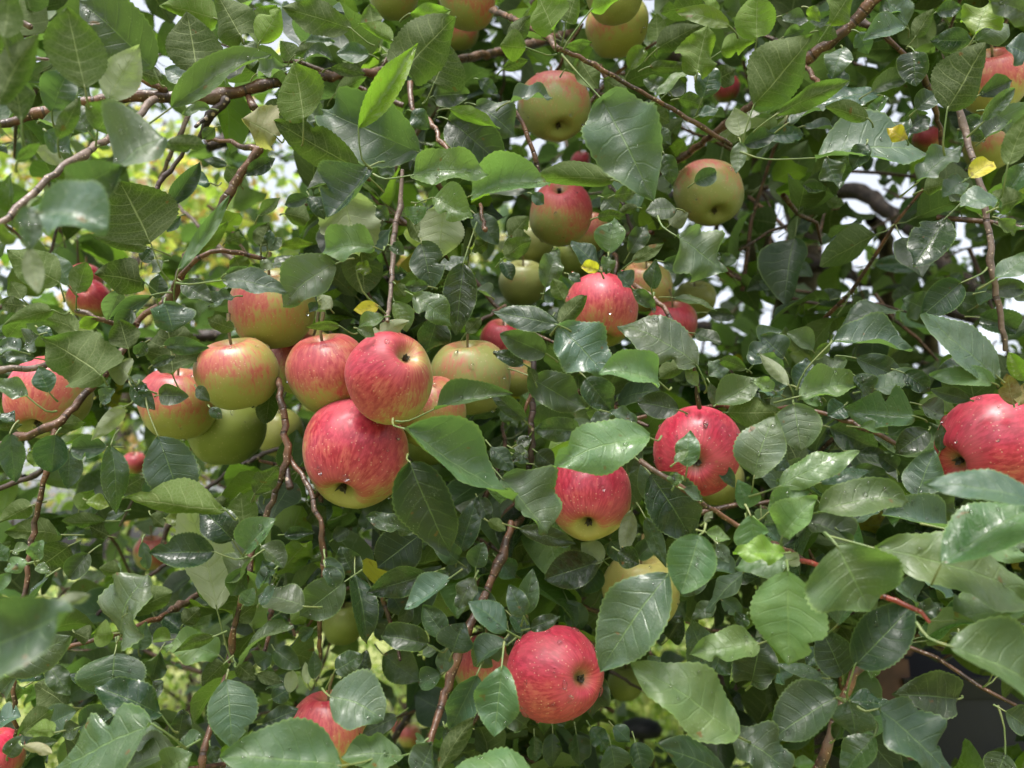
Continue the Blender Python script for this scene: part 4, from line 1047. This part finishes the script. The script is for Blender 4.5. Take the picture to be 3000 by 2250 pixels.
# ------------------------------------------------------------------ branches (overview units: x, y, radius), depth
BR = [
 (M_BARK, [(-60,290,11,.58),(0,270,11,.58),(100,240,12,.59),(240,212,14,.60),(330,208,16,.61),(440,212,16,.62),(530,196,14,.63),(600,178,13,.64),(740,162,12,.68),(850,150,11,.72),(1050,118,11,.85),(1250,70,13,1.0)]),
 (M_BARKG, [(335,214,10,.60),(285,262,9,.56),(220,310,9,.50),(150,352,9,.46),(90,402,9,.44),(0,482,10,.42),(-60,530,10,.41)]),
 (M_DARK, [(490,215,12,.62),(455,250,10,.62),(430,300,7,.63)]),
 (M_DARK, [(455,245,6,.62),(420,270,5,.61)]),
 (M_BARK, [(535,210,9,.63),(550,232,9,.62)]),
 (M_BARK, [(560,322,12,.60),(522,372,12,.60),(450,490,13,.60),(400,572,13,.60),(372,640,12,.61),(305,690,8,.62),(255,770,9,.60),(150,888,10,.57),(115,918,12,.56),(0,960,9,.56),(-60,975,9,.56)]),
 (M_BARK, [(118,920,8,.56),(96,1040,7,.55),(72,1150,8,.55),(50,1300,6,.54),(45,1330,5,.54)]),
 (M_BARK, [(372,640,6,.61),(385,600,6,.59),(440,551,7,.58),(500,545,7,.59),(560,556,6,.60),(600,570,5,.61)]),
 (M_BARK, [(450,300,5,.62),(500,308,5,.61),(560,324,11,.60)]),
 (M_DARK, [(400,325,5,.60),(365,370,6,.60),(328,425,6,.59)]),
 (M_BARKG, [(412,235,7,.75),(380,310,6,.75),(345,390,5,.76)]),
 (M_BARK, [(560,252,4,.62),(620,285,5,.62),(700,335,6,.62),(800,388,7,.63)]),
 (M_BARK, [(886,180,8,.70),(890,235,7,.68),(925,255,6,.66),(950,300,6,.64),(982,342,5,.62)]),
 (M_BARKG, [(985,290,5,.8),(960,340,5,.8),(945,400,5,.8)]),
 (M_BARKG, [(868,370,5,.60),(866,430,6,.60),(852,500,8,.59),(850,570,7,.58),(843,640,6,.56),(836,692,5,.54)]),
 (M_BARKG, [(360,420,4,1.1),(600,640,9,.95),(760,612,10,.85),(880,598,8,.85),(1010,600,7,.9)]),
 (M_BARK, [(604,820,8,.60),(607,860,9,.58),(617,940,9,.575),(618,998,11,.57),(603,1042,9,.57),(574,1120,8,.57),(547,1190,8,.57),(528,1270,8,.56),(510,1345,8,.56),(494,1425,7,.56),(462,1545,7,.54),(430,1660,8,.52),(425,1720,8,.52)]),
 (M_BARK, [(622,980,6,.575),(640,1010,7,.57),(668,1055,7,.56),(688,1120,7,.55),(700,1184,7,.55),(697,1260,6,.55),(691,1360,6,.55),(690,1425,5,.56)]),
 (M_DARK, [(622,1015,6,.57),(626,1050,8,.565)]),
 (M_BARK, [(1105,1130,9,.60),(1085,1200,11,.59),(1052,1275,11,.58),(1022,1335,11,.57),(992,1405,13,.56),(962,1500,12,.55),(935,1590,9,.53),(918,1665,7,.52),(910,1720,7,.52)]),
 (M_BARK, [(1140,1110,6,.7),(1105,1140,9,.60)]),
 (M_BARK, [(1206,103,6,.52),(1235,117,6,.53),(1300,150,6,.54),(1400,208,6,.55),(1500,264,6,.56),(1580,315,6,.57)]),
 (M_BARK, [(1960,-60,13,.60),(1900,-10,13,.60),(1840,52,14,.61),(1735,132,15,.63),(1650,205,10,.66),(1540,290,9,.72),(1465,345,9,.78),(1380,400,8,.85)]),
 (M_BARK, [(1738,138,6,.63),(1768,180,7,.60),(1800,225,6,.58),(1840,262,6,.57),(1880,303,5,.56)]),
 (M_BARK, [(1850,40,7,.63),(1905,75,8,.62),(1960,125,6,.62),(2000,180,9,.64),(2025,260,7,.66),(2035,340,5,.68)]),
 (M_BARKG, [(2068,225,8,.54),(2082,270,9,.54),(2100,340,8,.53),(2128,440,8,.52),(2142,560,8,.51),(2156,660,8,.51),(2172,755,6,.51)]),
 (M_BARK, [(1385,1000,7,.50),(1430,1028,7,.49),(1480,1060,7,.49),(1590,1135,7,.50),(1680,1180,7,.48),(1738,1212,7,.45)]),
 (M_RED, [(1732,1209,7,.452),(1830,1252,7,.42),(1900,1290,8,.41),(1965,1310,7,.40),(2010,1342,5,.39)]),
 (M_BARK, [(1368,618,6,.57),(1420,650,7,.55),(1455,700,6,.54),(1482,755,6,.54),(1500,800,6,.55),(1510,885,6,.56)]),
 (M_BARK, [(1100,222,6,.62),(1128,262,6,.62),(1150,320,6,.62),(1166,384,5,.62)]),
 (M_BARK, [(1038,440,5,.60),(1045,480,5,.58),(1048,496,6,.57)]),
 (M_DARK, [(1152,780,7,.66),(1150,860,9,.66),(1147,990,8,.66),(1130,1060,7,.68)]),
 (M_BARK, [(1155,830,5,.58),(1140,870,5,.58),(1125,900,4,.58)]),
 (M_BARK, [(1205,108,8,.54),(1190,85,9,.56),(1150,60,8,.6),(1060,20,7,.7)]),
 (M_BARK, [(1395,900,5,.57),(1360,905,7,.57),(1330,915,6,.56),(1305,950,5,.6)]),
 (M_BARK, [(1500,888,5,.62),(1560,876,6,.60),(1640,890,5,.60),(1720,880,5,.58),(1860,920,7,.55),(1945,962,6,.54)]),
 (M_DARK, [(840,1612,10,1.1),(880,1550,9,1.1),(920,1490,8,1.1),(960,1440,7,1.1)]),
 (M_DARK, [(1420,1440,10,1.0),(1506,1457,14,1.0),(1570,1482,18,1.0),(1647,1530,20,1.0),(1760,1580,22,1.0)]),
 (M_DARK, [(1600,1490,6,1.0),(1580,1450,5,1.0),(1560,1420,4,1.0)]),
 (M_BARKG, [(-40,800,10,.55),(0,797,10,.55),(60,794,9,.56),(92,790,8,.57),(200,760,7,.62)]),
 (M_DARK, [(-20,1060,7,.7),(60,1032,7,.7),(115,1005,6,.7),(220,960,5,.75)]),
 (M_BARK, [(120,1415,5,.56),(175,1390,6,.56),(260,1368,6,.57),(340,1335,7,.6),(420,1290,8,.65),(500,1230,7,.7)]),
 (M_BARK, [(32,1450,5,.55),(28,1520,6,.55),(35,1590,5,.56)]),
 (M_BARK, [(1872,1420,10,.60),(1845,1460,12,.60),(1820,1515,12,.60),(1795,1590,13,.60),(1768,1670,15,.60)]),
 (M_BARK, [(170,670,7,.58),(205,685,7,.58),(245,697,7,.59),(300,700,6,.61)]),
 (M_DARK, [(340,1210,5,.9),(370,1130,7,.9),(440,1060,6,.9),(560,985,6,.9),(650,960,5,.9)]),
 (M_DARK, [(150,1400,4,.9),(240,1300,5,.9),(330,1240,6,.9),(400,1190,5,.9)]),
 (M_DARK, [(1560,1400,4,.9),(1500,1540,3,.9),(1320,1450,4,.9)]),
 (M_BARK, [(1690,640,6,.9),(1600,600,6,.9),(1500,540,6,.85)]),
 (M_BARK, [(1030,700,5,.60),(1060,680,5,.61),(1090,660,5,.63)]),
 (M_DARK, [(1370,520,5,.75),(1345,440,5,.75),(1300,380,5,.8)]),
 (M_BARKG, [(60,60,8,.6),(30,35,9,.6),(-30,10,9,.6)]),
 (M_BARK, [(285,165,6,.60),(320,178,7,.60),(355,195,9,.61)]),
]
for mat, pts in BR:
    r = np.random.RandomState(len(pts) * 31 + int(pts[0][0]) & 0xffff)
    P = [at(x * O, y * O, D) for x, y, _, D in pts]
    R = [w * O / F * D * 0.80 for _, _, w, D in pts]
    pp, rr = smooth_path(P, R, 0.006)
    # buds and nodes swell the stem here and there; slight crookedness
    n = len(pp)
    rr = rr * (1 + 0.05 * r.randn(n))
    for _ in range(max(1, n // 9)):
        c = r.randint(0, n)
        rr *= 1 + 0.28 * np.exp(-((np.arange(n) - c) / 0.9) ** 2)
    pp = pp + r.randn(n, 3) * 0.0006
    e0, e1 = pp[0] - pp[1], pp[-1] - pp[-2]
    e0 /= np.linalg.norm(e0); e1 /= np.linalg.norm(e1)
    pp = np.vstack([pp[0] + e0 * rr[0] * .6, pp[0] + e0 * rr[0] * .5, pp, pp[-1] + e1 * rr[-1] * .5, pp[-1] + e1 * rr[-1] * .6])
    rr = np.concatenate([[1e-5, rr[0] * .7], rr, [rr[-1] * .7, 1e-5]])
    tv, tf, tuv = tube(pp, rr, 12, 0.14, r)
    # rounded ends
    base = P[0]
    mesh_obj('branch', tv - base, tf, mat, loc=tuple(base), parent=tree, uv=tuv)

# trunk and the old boughs behind (source pixels at depth)
def limb(name, pts, jit=0.25, mat=None, step=0.03):
    r = np.random.RandomState(int(abs(pts[0][0])) + 3)
    P = [at(x, y, D) if D is not None else np.array((x, y, 0)) for x, y, _, D in pts]
    R = [q[2] * 0.8 for q in pts]
    pp, rr = smooth_path(P, R, step)
    pp = pp + r.randn(*pp.shape) * 0.004
    tv, tf, tuv = tube(pp, rr, 14, jit, r)
    base = P[0]
    return mesh_obj(name, tv - base, tf, mat or M_DARK, loc=tuple(base), parent=tree, uv=tuv)


tb = at(2330, 1125, 2.6)
r_ = np.random.RandomState(9)
tp, tr_ = smooth_path([np.array((TRUNK_BASE.x, TRUNK_BASE.y, -0.05)), np.array((TRUNK_BASE.x + .02, TRUNK_BASE.y, 0.5)), at(2350, 1500, 2.6), at(2320, 1000, 2.55), at(2360, 700, 2.5), at(2300, 300, 2.45), at(2350, -100, 2.4), at(2300, -600, 2.3)],
                     [0.14, 0.10, 0.075, 0.062, 0.055, 0.05, 0.045, 0.03], 0.05)
tp = tp + r_.randn(*tp.shape) * 0.006
tv, tf, tuv = tube(tp, tr_, 20, 0.18, r_)
tbn = np.array(TRUNK_BASE)
mesh_obj('trunk', tv - tbn, tf, M_DARK, loc=tuple(tbn), parent=tree, uv=tuv)
for pts in [
 [(2330,900,.045,2.5),(2240,700,.036,2.4),(2215,480,.03,2.2),(2240,250,.025,2.0)],
 [(2350,980,.04,2.5),(2250,800,.03,2.3),(2120,640,.024,1.9),(1900,560,.02,1.6),(1700,500,.016,1.4)],
 [(2340,620,.04,2.4),(2500,560,.028,2.2),(2650,660,.022,2.0),(2760,760,.02,1.8),(2900,870,.016,1.6)],
 [(2340,1150,.045,2.5),(2560,1000,.03,2.3),(2600,760,.026,2.1),(2560,640,.02,2.0)],
 [(2340,1300,.045,2.5),(2600,1180,.035,2.4),(2720,1060,.028,2.2),(2700,850,.022,2.1)],
 [(2320,1200,.04,2.5),(2140,1000,.03,2.3),(2060,960,.02,2.1),(1800,900,.018,1.9)],
 [(2340,560,.03,2.4),(2200,590,.022,2.1),(2050,600,.018,1.8),(1950,650,.014,1.6)],
 [(2330,1350,.04,2.5),(2100,1250,.03,2.3),(1700,1150,.024,2.0),(1200,1050,.02,1.7),(800,980,.016,1.5),(400,1000,.012,1.4)],
 [(2350,300,.035,2.4),(1900,150,.028,2.1),(1500,150,.024,1.8),(1000,250,.018,1.5),(600,420,.014,1.4)],
 [(2335,1450,.04,2.5),(2500,1400,.03,2.2),(2700,1300,.022,1.9),(2950,1250,.016,1.7)],
 [(2345,760,.03,2.5),(2480,800,.02,2.3),(2750,900,.018,2.1),(2950,960,.014,2.0)],
 [(2330,1400,.04,2.5),(2000,1500,.03,2.2),(1600,1500,.022,1.9),(1100,1600,.016,1.6)],
 [(2350,200,.03,2.4),(2600,50,.024,2.0),(2800,100,.018,1.6),(3000,200,.014,1.3)],
]:
    limb('branch', pts)

# ------------------------------------------------------------------ the mass of leaves behind (spurs on random twigs)
twigs = Pool()


def density(x, y, D):
    d = 1.0
    def box(x0, x1, y0, y1, s=90):
        fx = 1 / (1 + math.exp(-(x - x0) / s)) * 1 / (1 + math.exp((x - x1) / s))
        fy = 1 / (1 + math.exp(-(y - y0) / s)) * 1 / (1 + math.exp((y - y1) / s))
        return fx * fy
    d *= 1 - 0.80 * box(-1200, 980, -1500, 980, 60)
    d *= 1 - 0.5 * box(900, 1400, 200, 900, 60)
    d *= 1 - 0.72 * box(-1200, 930, 1150, 2300, 60)
    d *= 1 - 0.8 * box(1050, 1500, 1750, 2150, 60)
    d *= 1 - 0.85 * box(1700, 2350, 1850, 2300, 60)
    if D < 1.3: d *= 1 - 0.93 * box(2080, 3600, 560, 1080, 60)
    else: d *= 1 - 0.15 * box(2080, 3600, 480, 1250, 60)
    if D > 1.2: d *= 1 - 0.45 * box(900, 2400, -800, 350)
    return d


def blocked(x, y, D, lp):
    for (ax, ay, ar, aD, aR) in AP:
        if aR == 0.0: lp_ = lp * 0.55
        else: lp_ = lp
        if D < aD + aR * 1.05 and abs(x - ax) < ar + lp and abs(y - ay) < ar + lp:
            if math.hypot(x - ax, y - ay) < ar + lp_ * 0.9: return True
    return False


def spur(P0, r, pool, nv, nu, gf, n, size, shade, sky=None, check=True):
    """a tuft of n leaves round P0, with its short twig"""
    ax = r.randn(3) * 0.6 + np.array([0, -0.35, 0.25])
    ax /= np.linalg.norm(ax)
    for q in range(n):
        th = q * 2.4 + r.rand()
        side = np.cross(ax, [0.1, 0.2, 0.97]); side /= np.linalg.norm(side)
        s2 = np.cross(ax, side)
        d = side * math.cos(th) + s2 * math.sin(th) + ax * (0.1 + 0.8 * r.rand()) + np.array([0, 0, -0.35 + 0.3 * r.rand()])
        d /= np.linalg.norm(d)
        L = size * (0.72 + 0.45 * r.rand())
        pl = L * 0.4
        B = P0 + d * pl * 0.9
        T = B + d * L
        x, y, D = proj((B + T) / 2)
        if D < 0.25: continue
        lp = L / 2 * F / D
        if check and blocked(x, y, D, lp): continue
        N0 = UP + r.randn(3) * 0.5
        N = N0 - d * (N0 @ d); N /= np.linalg.norm(N)
        S = np.cross(d, N)
        P, uv = leaf_local(nv, nu, 0.50 + 0.18 * r.rand(), 0.1 + r.rand() * 1.1, 0.15 + 0.5 * r.rand(), 0.05 + 0.2 * r.rand(), (r.rand() - 0.5) * 0.8, (r.rand() - 0.5) * 0.3, r.rand() * 6.28, fr=1.5)
        W = (P * L) @ np.stack([S, d, N]) + B
        ty = 'tbulty'[r.randint(6)] if r.rand() < 0.97 else 'Y'
        if ty == 'Y' and (r.rand() < 0.7 or D > 1.2): ty = 'y'
        c, b = leaf_cols(ty, r)
        if ty in 'tb': c = c * 0.82  # filling leaves darkened in colour for a shadier crown interior
        pool.add(W, gf, uv, c * shade, b * shade, 0.6 * (r.rand() < 0.3), SPOT.get(ty, 0.0))
        pts = np.array([T * 0.06 + B * 0.94, B, (B + P0) / 2 - UP * 0.002, P0])
        tv, tf, tuv = tube(pts, np.array([0.0003, 0.0005, 0.0006, 0.0008]), 4)
        stalks.add(tv, tf, tuv)


NV2, NU2 = 10, 5
GF2 = grid_faces(NV2, NU2)
NV3, NU3 = 6, 3
GF3 = grid_faces(NV3, NU3)


def shoots(count, D0, D1, seed, nv, nu, gf, size, x0=-700, x1=3700, y0=-800, y1=2900, pw=1.0, npl=6):
    r = np.random.RandomState(seed)
    made = 0
    tries = 0
    while made < count and tries < count * 30:
        tries += 1
        D = D0 + (D1 - D0) * r.rand() ** pw
        x = x0 + (x1 - x0) * r.rand(); y = y0 + (y1 - y0) * r.rand()
        if r.rand() > density(x, y, D): continue
        if blocked(x, y, D, 30): continue
        made += 1
        # a wandering twig with spurs along it
        P = at(x, y, D)
        dr = r.randn(3) * np.array([1, 0.7, 0.6]); dr /= np.linalg.norm(dr)
        L = (0.10 + 0.16 * r.rand()) * (1 if D < 1.3 else 1.6)
        k = 6
        pts = [P]
        for j in range(k):
            dr = dr + r.randn(3) * 0.22 + np.array([0, 0, -0.06]); dr /= np.linalg.norm(dr)
            pts.append(pts[-1] + dr * L / k)
        ok = []
        for p in pts:
            xx, yy, dd = proj(p)
            if dd > 0.4 and not blocked(xx, yy, dd, 8): ok.append(p)
            else: break
        if len(ok) < 3: continue
        ok = np.array(ok)
        rad = np.linspace(0.0028, 0.0013, len(ok)) * (1 if D < 1.3 else 1.5)
        tv, tf, tuv = tube(ok, rad, 6)
        twigs.add(tv, tf, tuv)
        for p in ok[1::2]:
            spur(p, r, foliage, nv, nu, gf, npl, size, 1.0)


shoots(150, 0.66, 0.95, 21, NV2, NU2, GF2, 0.066, x0=-250, x1=3250, y0=-300, y1=2550)
shoots(280, 0.95, 1.6, 22, NV2, NU2, GF2, 0.078, x0=-500, x1=3500, y0=-700, y1=2700)
shoots(720, 1.6, 3.2, 23, NV3, NU3, GF3, 0.084, pw=0.8, x0=-300, x1=3600, y0=-700, y1=2600, npl=7)
# canopy overhead, above the frame: it shades the inside of the crown
rc = np.random.RandomState(4)
for _ in range(520):
    p = np.array([rc.uniform(-1.8, 2.4), rc.uniform(0.7, 3.8), 0])
    p[2] = 1.55 + 0.25 + p[1] * math.tan(math.radians(40)) * 0.95 + rc.rand() * 0.6
    spur(p, rc, foliage, NV3, NU3, GF3, 7, 0.085, 1.0, check=False)

foliage.build('foliage', M_LEAF, parent=tree, kind='stuff')
dew.build('water_drops', M_WATER, parent=tree, kind='stuff')
stalks.build('leaf_stalks', M_STALK, parent=tree, kind='stuff')
twigs.build('twigs', M_BARK, parent=tree, kind='stuff')

# ------------------------------------------------------------------ what stands behind the tree
def back_tree(name, label, cat, cx, cy, zlo, zhi, rx, n, size, cols, seed, trunk_r=0.09, group=None, hole=0.3):
    r = np.random.RandomState(seed)
    t = empty(name, (cx, cy, 0), label=label, cat=cat, group=group)
    WLOC[t.name] = Vector((cx, cy, 0))
    pool = Pool()
    gf = grid_faces(3, 3)
    # clumps on the crown's surface and inside
    nc = 34
    cl = []
    for _ in range(nc):
        d = r.randn(3); d /= np.linalg.norm(d)
        q = 0.45 + 0.55 * r.rand() ** 0.5
        cl.append((np.array([cx, cy, (zlo + zhi) / 2]) + d * q * np.array([rx, rx, (zhi - zlo) / 2]), rx * (0.22 + 0.2 * r.rand())))
    for i in range(n):
        c, cr_ = cl[r.randint(nc)]
        d = r.randn(3); d /= np.linalg.norm(d)
        p = c + d * cr_ * r.rand() ** 0.4
        if p[2] < 0.05: continue
        ax = r.randn(3); ax[2] -= 0.4; ax /= np.linalg.norm(ax)
        N0 = UP + r.randn(3) * 0.7
        N = N0 - ax * (N0 @ ax); N /= np.linalg.norm(N) + 1e-9
        S = np.cross(ax, N)
        L = size * (0.6 + 0.8 * r.rand())
        w = L * 0.3
        mid = p + ax * L * 0.5
        V = np.array([p - S * w * 0.1, p, p + S * w * 0.1, mid - S * w + N * w * 0.3, mid, mid + S * w + N * w * 0.3, p + ax * L - S * w * .08, p + ax * L - N * L * 0.1, p + ax * L + S * w * .08])
        co = np.array(cols[r.randint(len(cols))]) * (0.55 + 0.55 * r.rand())
        pool.add(V, gf, np.zeros((9, 2)), co, co)
    pool.build('crown', M_FAR, parent=t)
    P = [np.array([cx, cy, -0.05]), np.array([cx + .05, cy, zlo * 0.6 + 0.3]), np.array([cx - 0.03, cy, (zlo + zhi) / 2]), np.array([cx + 0.1, cy, zhi * 0.9])]
    pp, rr = smooth_path(P, [trunk_r, trunk_r * 0.8, trunk_r * 0.5, trunk_r * 0.15], 0.15)
    tvs, tfs, tus, n0 = [], [], [], 0
    tv, tf, tuv = tube(pp, rr, 10, 0.15, r)
    tvs.append(tv); tfs.append(tf); tus.append(tuv); n0 = len(tv)
    for c, cr_ in cl[::2]:
        s = pp[int(len(pp) * (0.25 + 0.5 * r.rand()))]
        tv, tf, tuv = tube(np.array([s, (s + c) / 2 + r.randn(3) * 0.06, c]), np.array([0.35, 0.2, 0.07]) * trunk_r, 6)
        tvs.append(tv); tfs.append(tf + n0); tus.append(tuv); n0 += len(tv)
    b = np.array([cx, cy, 0])
    mesh_obj('trunk', np.concatenate(tvs) - b, np.concatenate(tfs), M_DARK, loc=(cx, cy, 0), parent=t, uv=np.concatenate(tus))


YG = [(0.30, 0.38, 0.12), (0.42, 0.44, 0.15), (0.24, 0.33, 0.10), (0.46, 0.40, 0.16), (0.50, 0.30, 0.14)]  # YG and GG brightened in colour so far foliage looks sunlit
GG = [(0.18, 0.27, 0.07), (0.26, 0.35, 0.10), (0.36, 0.42, 0.14)]
DG = [(0.05, 0.10, 0.025), (0.08, 0.14, 0.03), (0.14, 0.2, 0.04)]
back_tree('garden_tree', 'blurred yellow green garden tree with orange tints behind the left branches', 'tree', -3.2, 6.4, 2.0, 5.9, 1.9, 7500, 0.10, YG + GG, 1)
back_tree('garden_tree', 'blurred yellowing tree behind the left middle of the apple tree', 'tree', -1.0, 7.6, 1.9, 5.4, 1.6, 10000, 0.10, YG + GG, 2)
back_tree('garden_shrub', 'bright green shrub low behind the leaves at lower left', 'shrub', -2.0, 5.2, 0.15, 1.5, 1.1, 8000, 0.06, GG + YG[:2], 3, 0.03)
back_tree('garden_shrub', 'yellow green shrub low behind the leaves near the bottom middle', 'shrub', 0.3, 5.4, 0.1, 1.35, 1.15, 8000, 0.055, GG + YG[:2], 4, 0.03)
back_tree('garden_shrub', 'light green shrub behind the bottom right leaves', 'shrub', 1.35, 4.9, 0.1, 1.35, 0.85, 7000, 0.055, GG + YG[:2], 5, 0.03)
back_tree('garden_tree', 'shaded green tree far behind the right side branches', 'tree', 3.4, 8.4, 1.0, 3.0, 1.6, 8000, 0.1, GG + DG, 6)
back_tree('garden_tree', 'dark green tree far behind the middle of the apple tree', 'tree', 1.1, 8.8, 1.2, 3.2, 1.5, 7000, 0.1, GG + DG, 7)


# black container with a wooden post at the lower right, unidentified black oval lower middle
def box_bm(cx, cy, cz, sx, sy, sz, bev=0.01):
    import bmesh
    bm = bmesh.new()
    bmesh.ops.create_cube(bm, size=1.0)
    for v in bm.verts: v.co = Vector((v.co.x * sx + cx, v.co.y * sy + cy, v.co.z * sz + cz))
    bmesh.ops.bevel(bm, geom=list(bm.edges), offset=bev, segments=2, affect='EDGES')
    V = np.array([v.co[:] for v in bm.verts]); Fc = [[v.index for v in f.verts] for f in bm.faces]
    bm.free()
    return V, Fc


M_BLK = simple('black_plastic', (0.006, 0.007, 0.012), 0.6, 0.3, 8)
M_WOOD = simple('brown_wood', (0.10, 0.045, 0.028), 0.6, 0.4, 12)
pc = at(2900, 2020, 1.5)
bn = empty('black_bin', (pc[0], pc[1], 0), label='black open container behind the leaves in the lower right corner', cat='container')
WLOC[bn.name] = Vector((pc[0], pc[1], 0))
topz = at(2900, 1945, 1.5)[2]
V, Fc = [], []
def open_box(w0, w1, d0, d1, h, th):
    V, Fc = [], []
    for (z, wx, dy) in ((0, w0, d0), (h, w1, d1), (h, w1 - th, d1 - th), (0.02, w0 - th, d0 - th)):
        for sx, sy in ((-1, -1), (1, -1), (1, 1), (-1, 1)): V.append((sx * wx, sy * dy, z))
    for k in range(3):
        for j in range(4): Fc.append((k * 4 + j, k * 4 + (j + 1) % 4, k * 4 + 4 + (j + 1) % 4, k * 4 + 4 + j))
    Fc += [(3, 2, 1, 0), (12, 13, 14, 15)]
    return np.array(V), Fc
V, Fc = open_box(0.20, 0.25, 0.16, 0.20, topz, 0.012)
mesh_obj('body', V, Fc, M_BLK, loc=(pc[0], pc[1], 0.0), parent=bn, smooth=False)
V, Fc = [], []
for (z, w, d) in ((-0.03, .253, .203), (0.003, .262, .212), (0.003, .246, .196), (-0.03, .2505, .2005)):
    for sx, sy in ((-1, -1), (1, -1), (1, 1), (-1, 1)): V.append((sx * w, sy * d, z))
for k in range(3):
    for j in range(4): Fc.append((k * 4 + j, k * 4 + (j + 1) % 4, k * 4 + 4 + (j + 1) % 4, k * 4 + 4 + j))
for j in range(4): Fc.append((12 + j, 12 + (j + 1) % 4, (j + 1) % 4, j))
mesh_obj('rim', np.array(V), Fc, M_BLK, loc=(pc[0], pc[1], topz), parent=bn, smooth=False)

pw_ = at(2585, 1960, 1.35)
hz_ = at(2585, 1915, 1.35)[2]
V, Fc = box_bm(0, 0, hz_ / 2, 0.062, 0.075, hz_, 0.006)
po = mesh_obj('wooden_post', V, Fc, M_WOOD, loc=(pw_[0], pw_[1], 0), label='brown wooden post standing beside the black container', cat='post', smooth=False)
cap, cf = box_bm(0, 0, 0.006, 0.074, 0.087, 0.016, 0.004)
mesh_obj('cap', cap, cf, M_WOOD, loc=(pw_[0], pw_[1], hz_ + 0.003), parent=None, smooth=False)
cp = LAST(); cp.parent = po; cp.location = (0, 0, hz_ + 0.003)

# unidentified black oval, set on an added stake
po_ = at(1878, 2135, 1.9)
lp = empty('black_oval', (po_[0], po_[1], 0), label='blurred black oval object seen through the bottom leaves', cat='disc')
WLOC[lp.name] = Vector((po_[0], po_[1], 0))
a = np.linspace(0, 2 * np.pi, 32, endpoint=False)
prof = [(0.0, 0.024), (0.02, 0.023), (0.042, 0.015), (0.052, 0.0), (0.046, -0.014), (0.02, -0.018), (0.0, -0.018)]
V = np.array([(rr * math.cos(x), rr * math.sin(x), z) for rr, z in [(max(p[0], 1e-4), p[1]) for p in prof] for x in a])
idx = np.arange(len(prof) * 32).reshape(-1, 32)
f = np.stack([idx[:-1], idx[1:], np.roll(idx, -1, 1)[1:], np.roll(idx, -1, 1)[:-1]], -1).reshape(-1, 4)
mesh_obj('oval_disc', V, f, M_BLK, loc=tuple(po_), parent=lp)
tv, tf, tuv = tube(np.array([(0, 0, 0), (0, 0, po_[2] * 0.5), (0, 0, po_[2] - 0.016)]), np.array([0.008, 0.008, 0.008]), 10)
mesh_obj('stake', tv, tf, M_BLK, loc=(po_[0], po_[1], 0), parent=lp, uv=tuv)
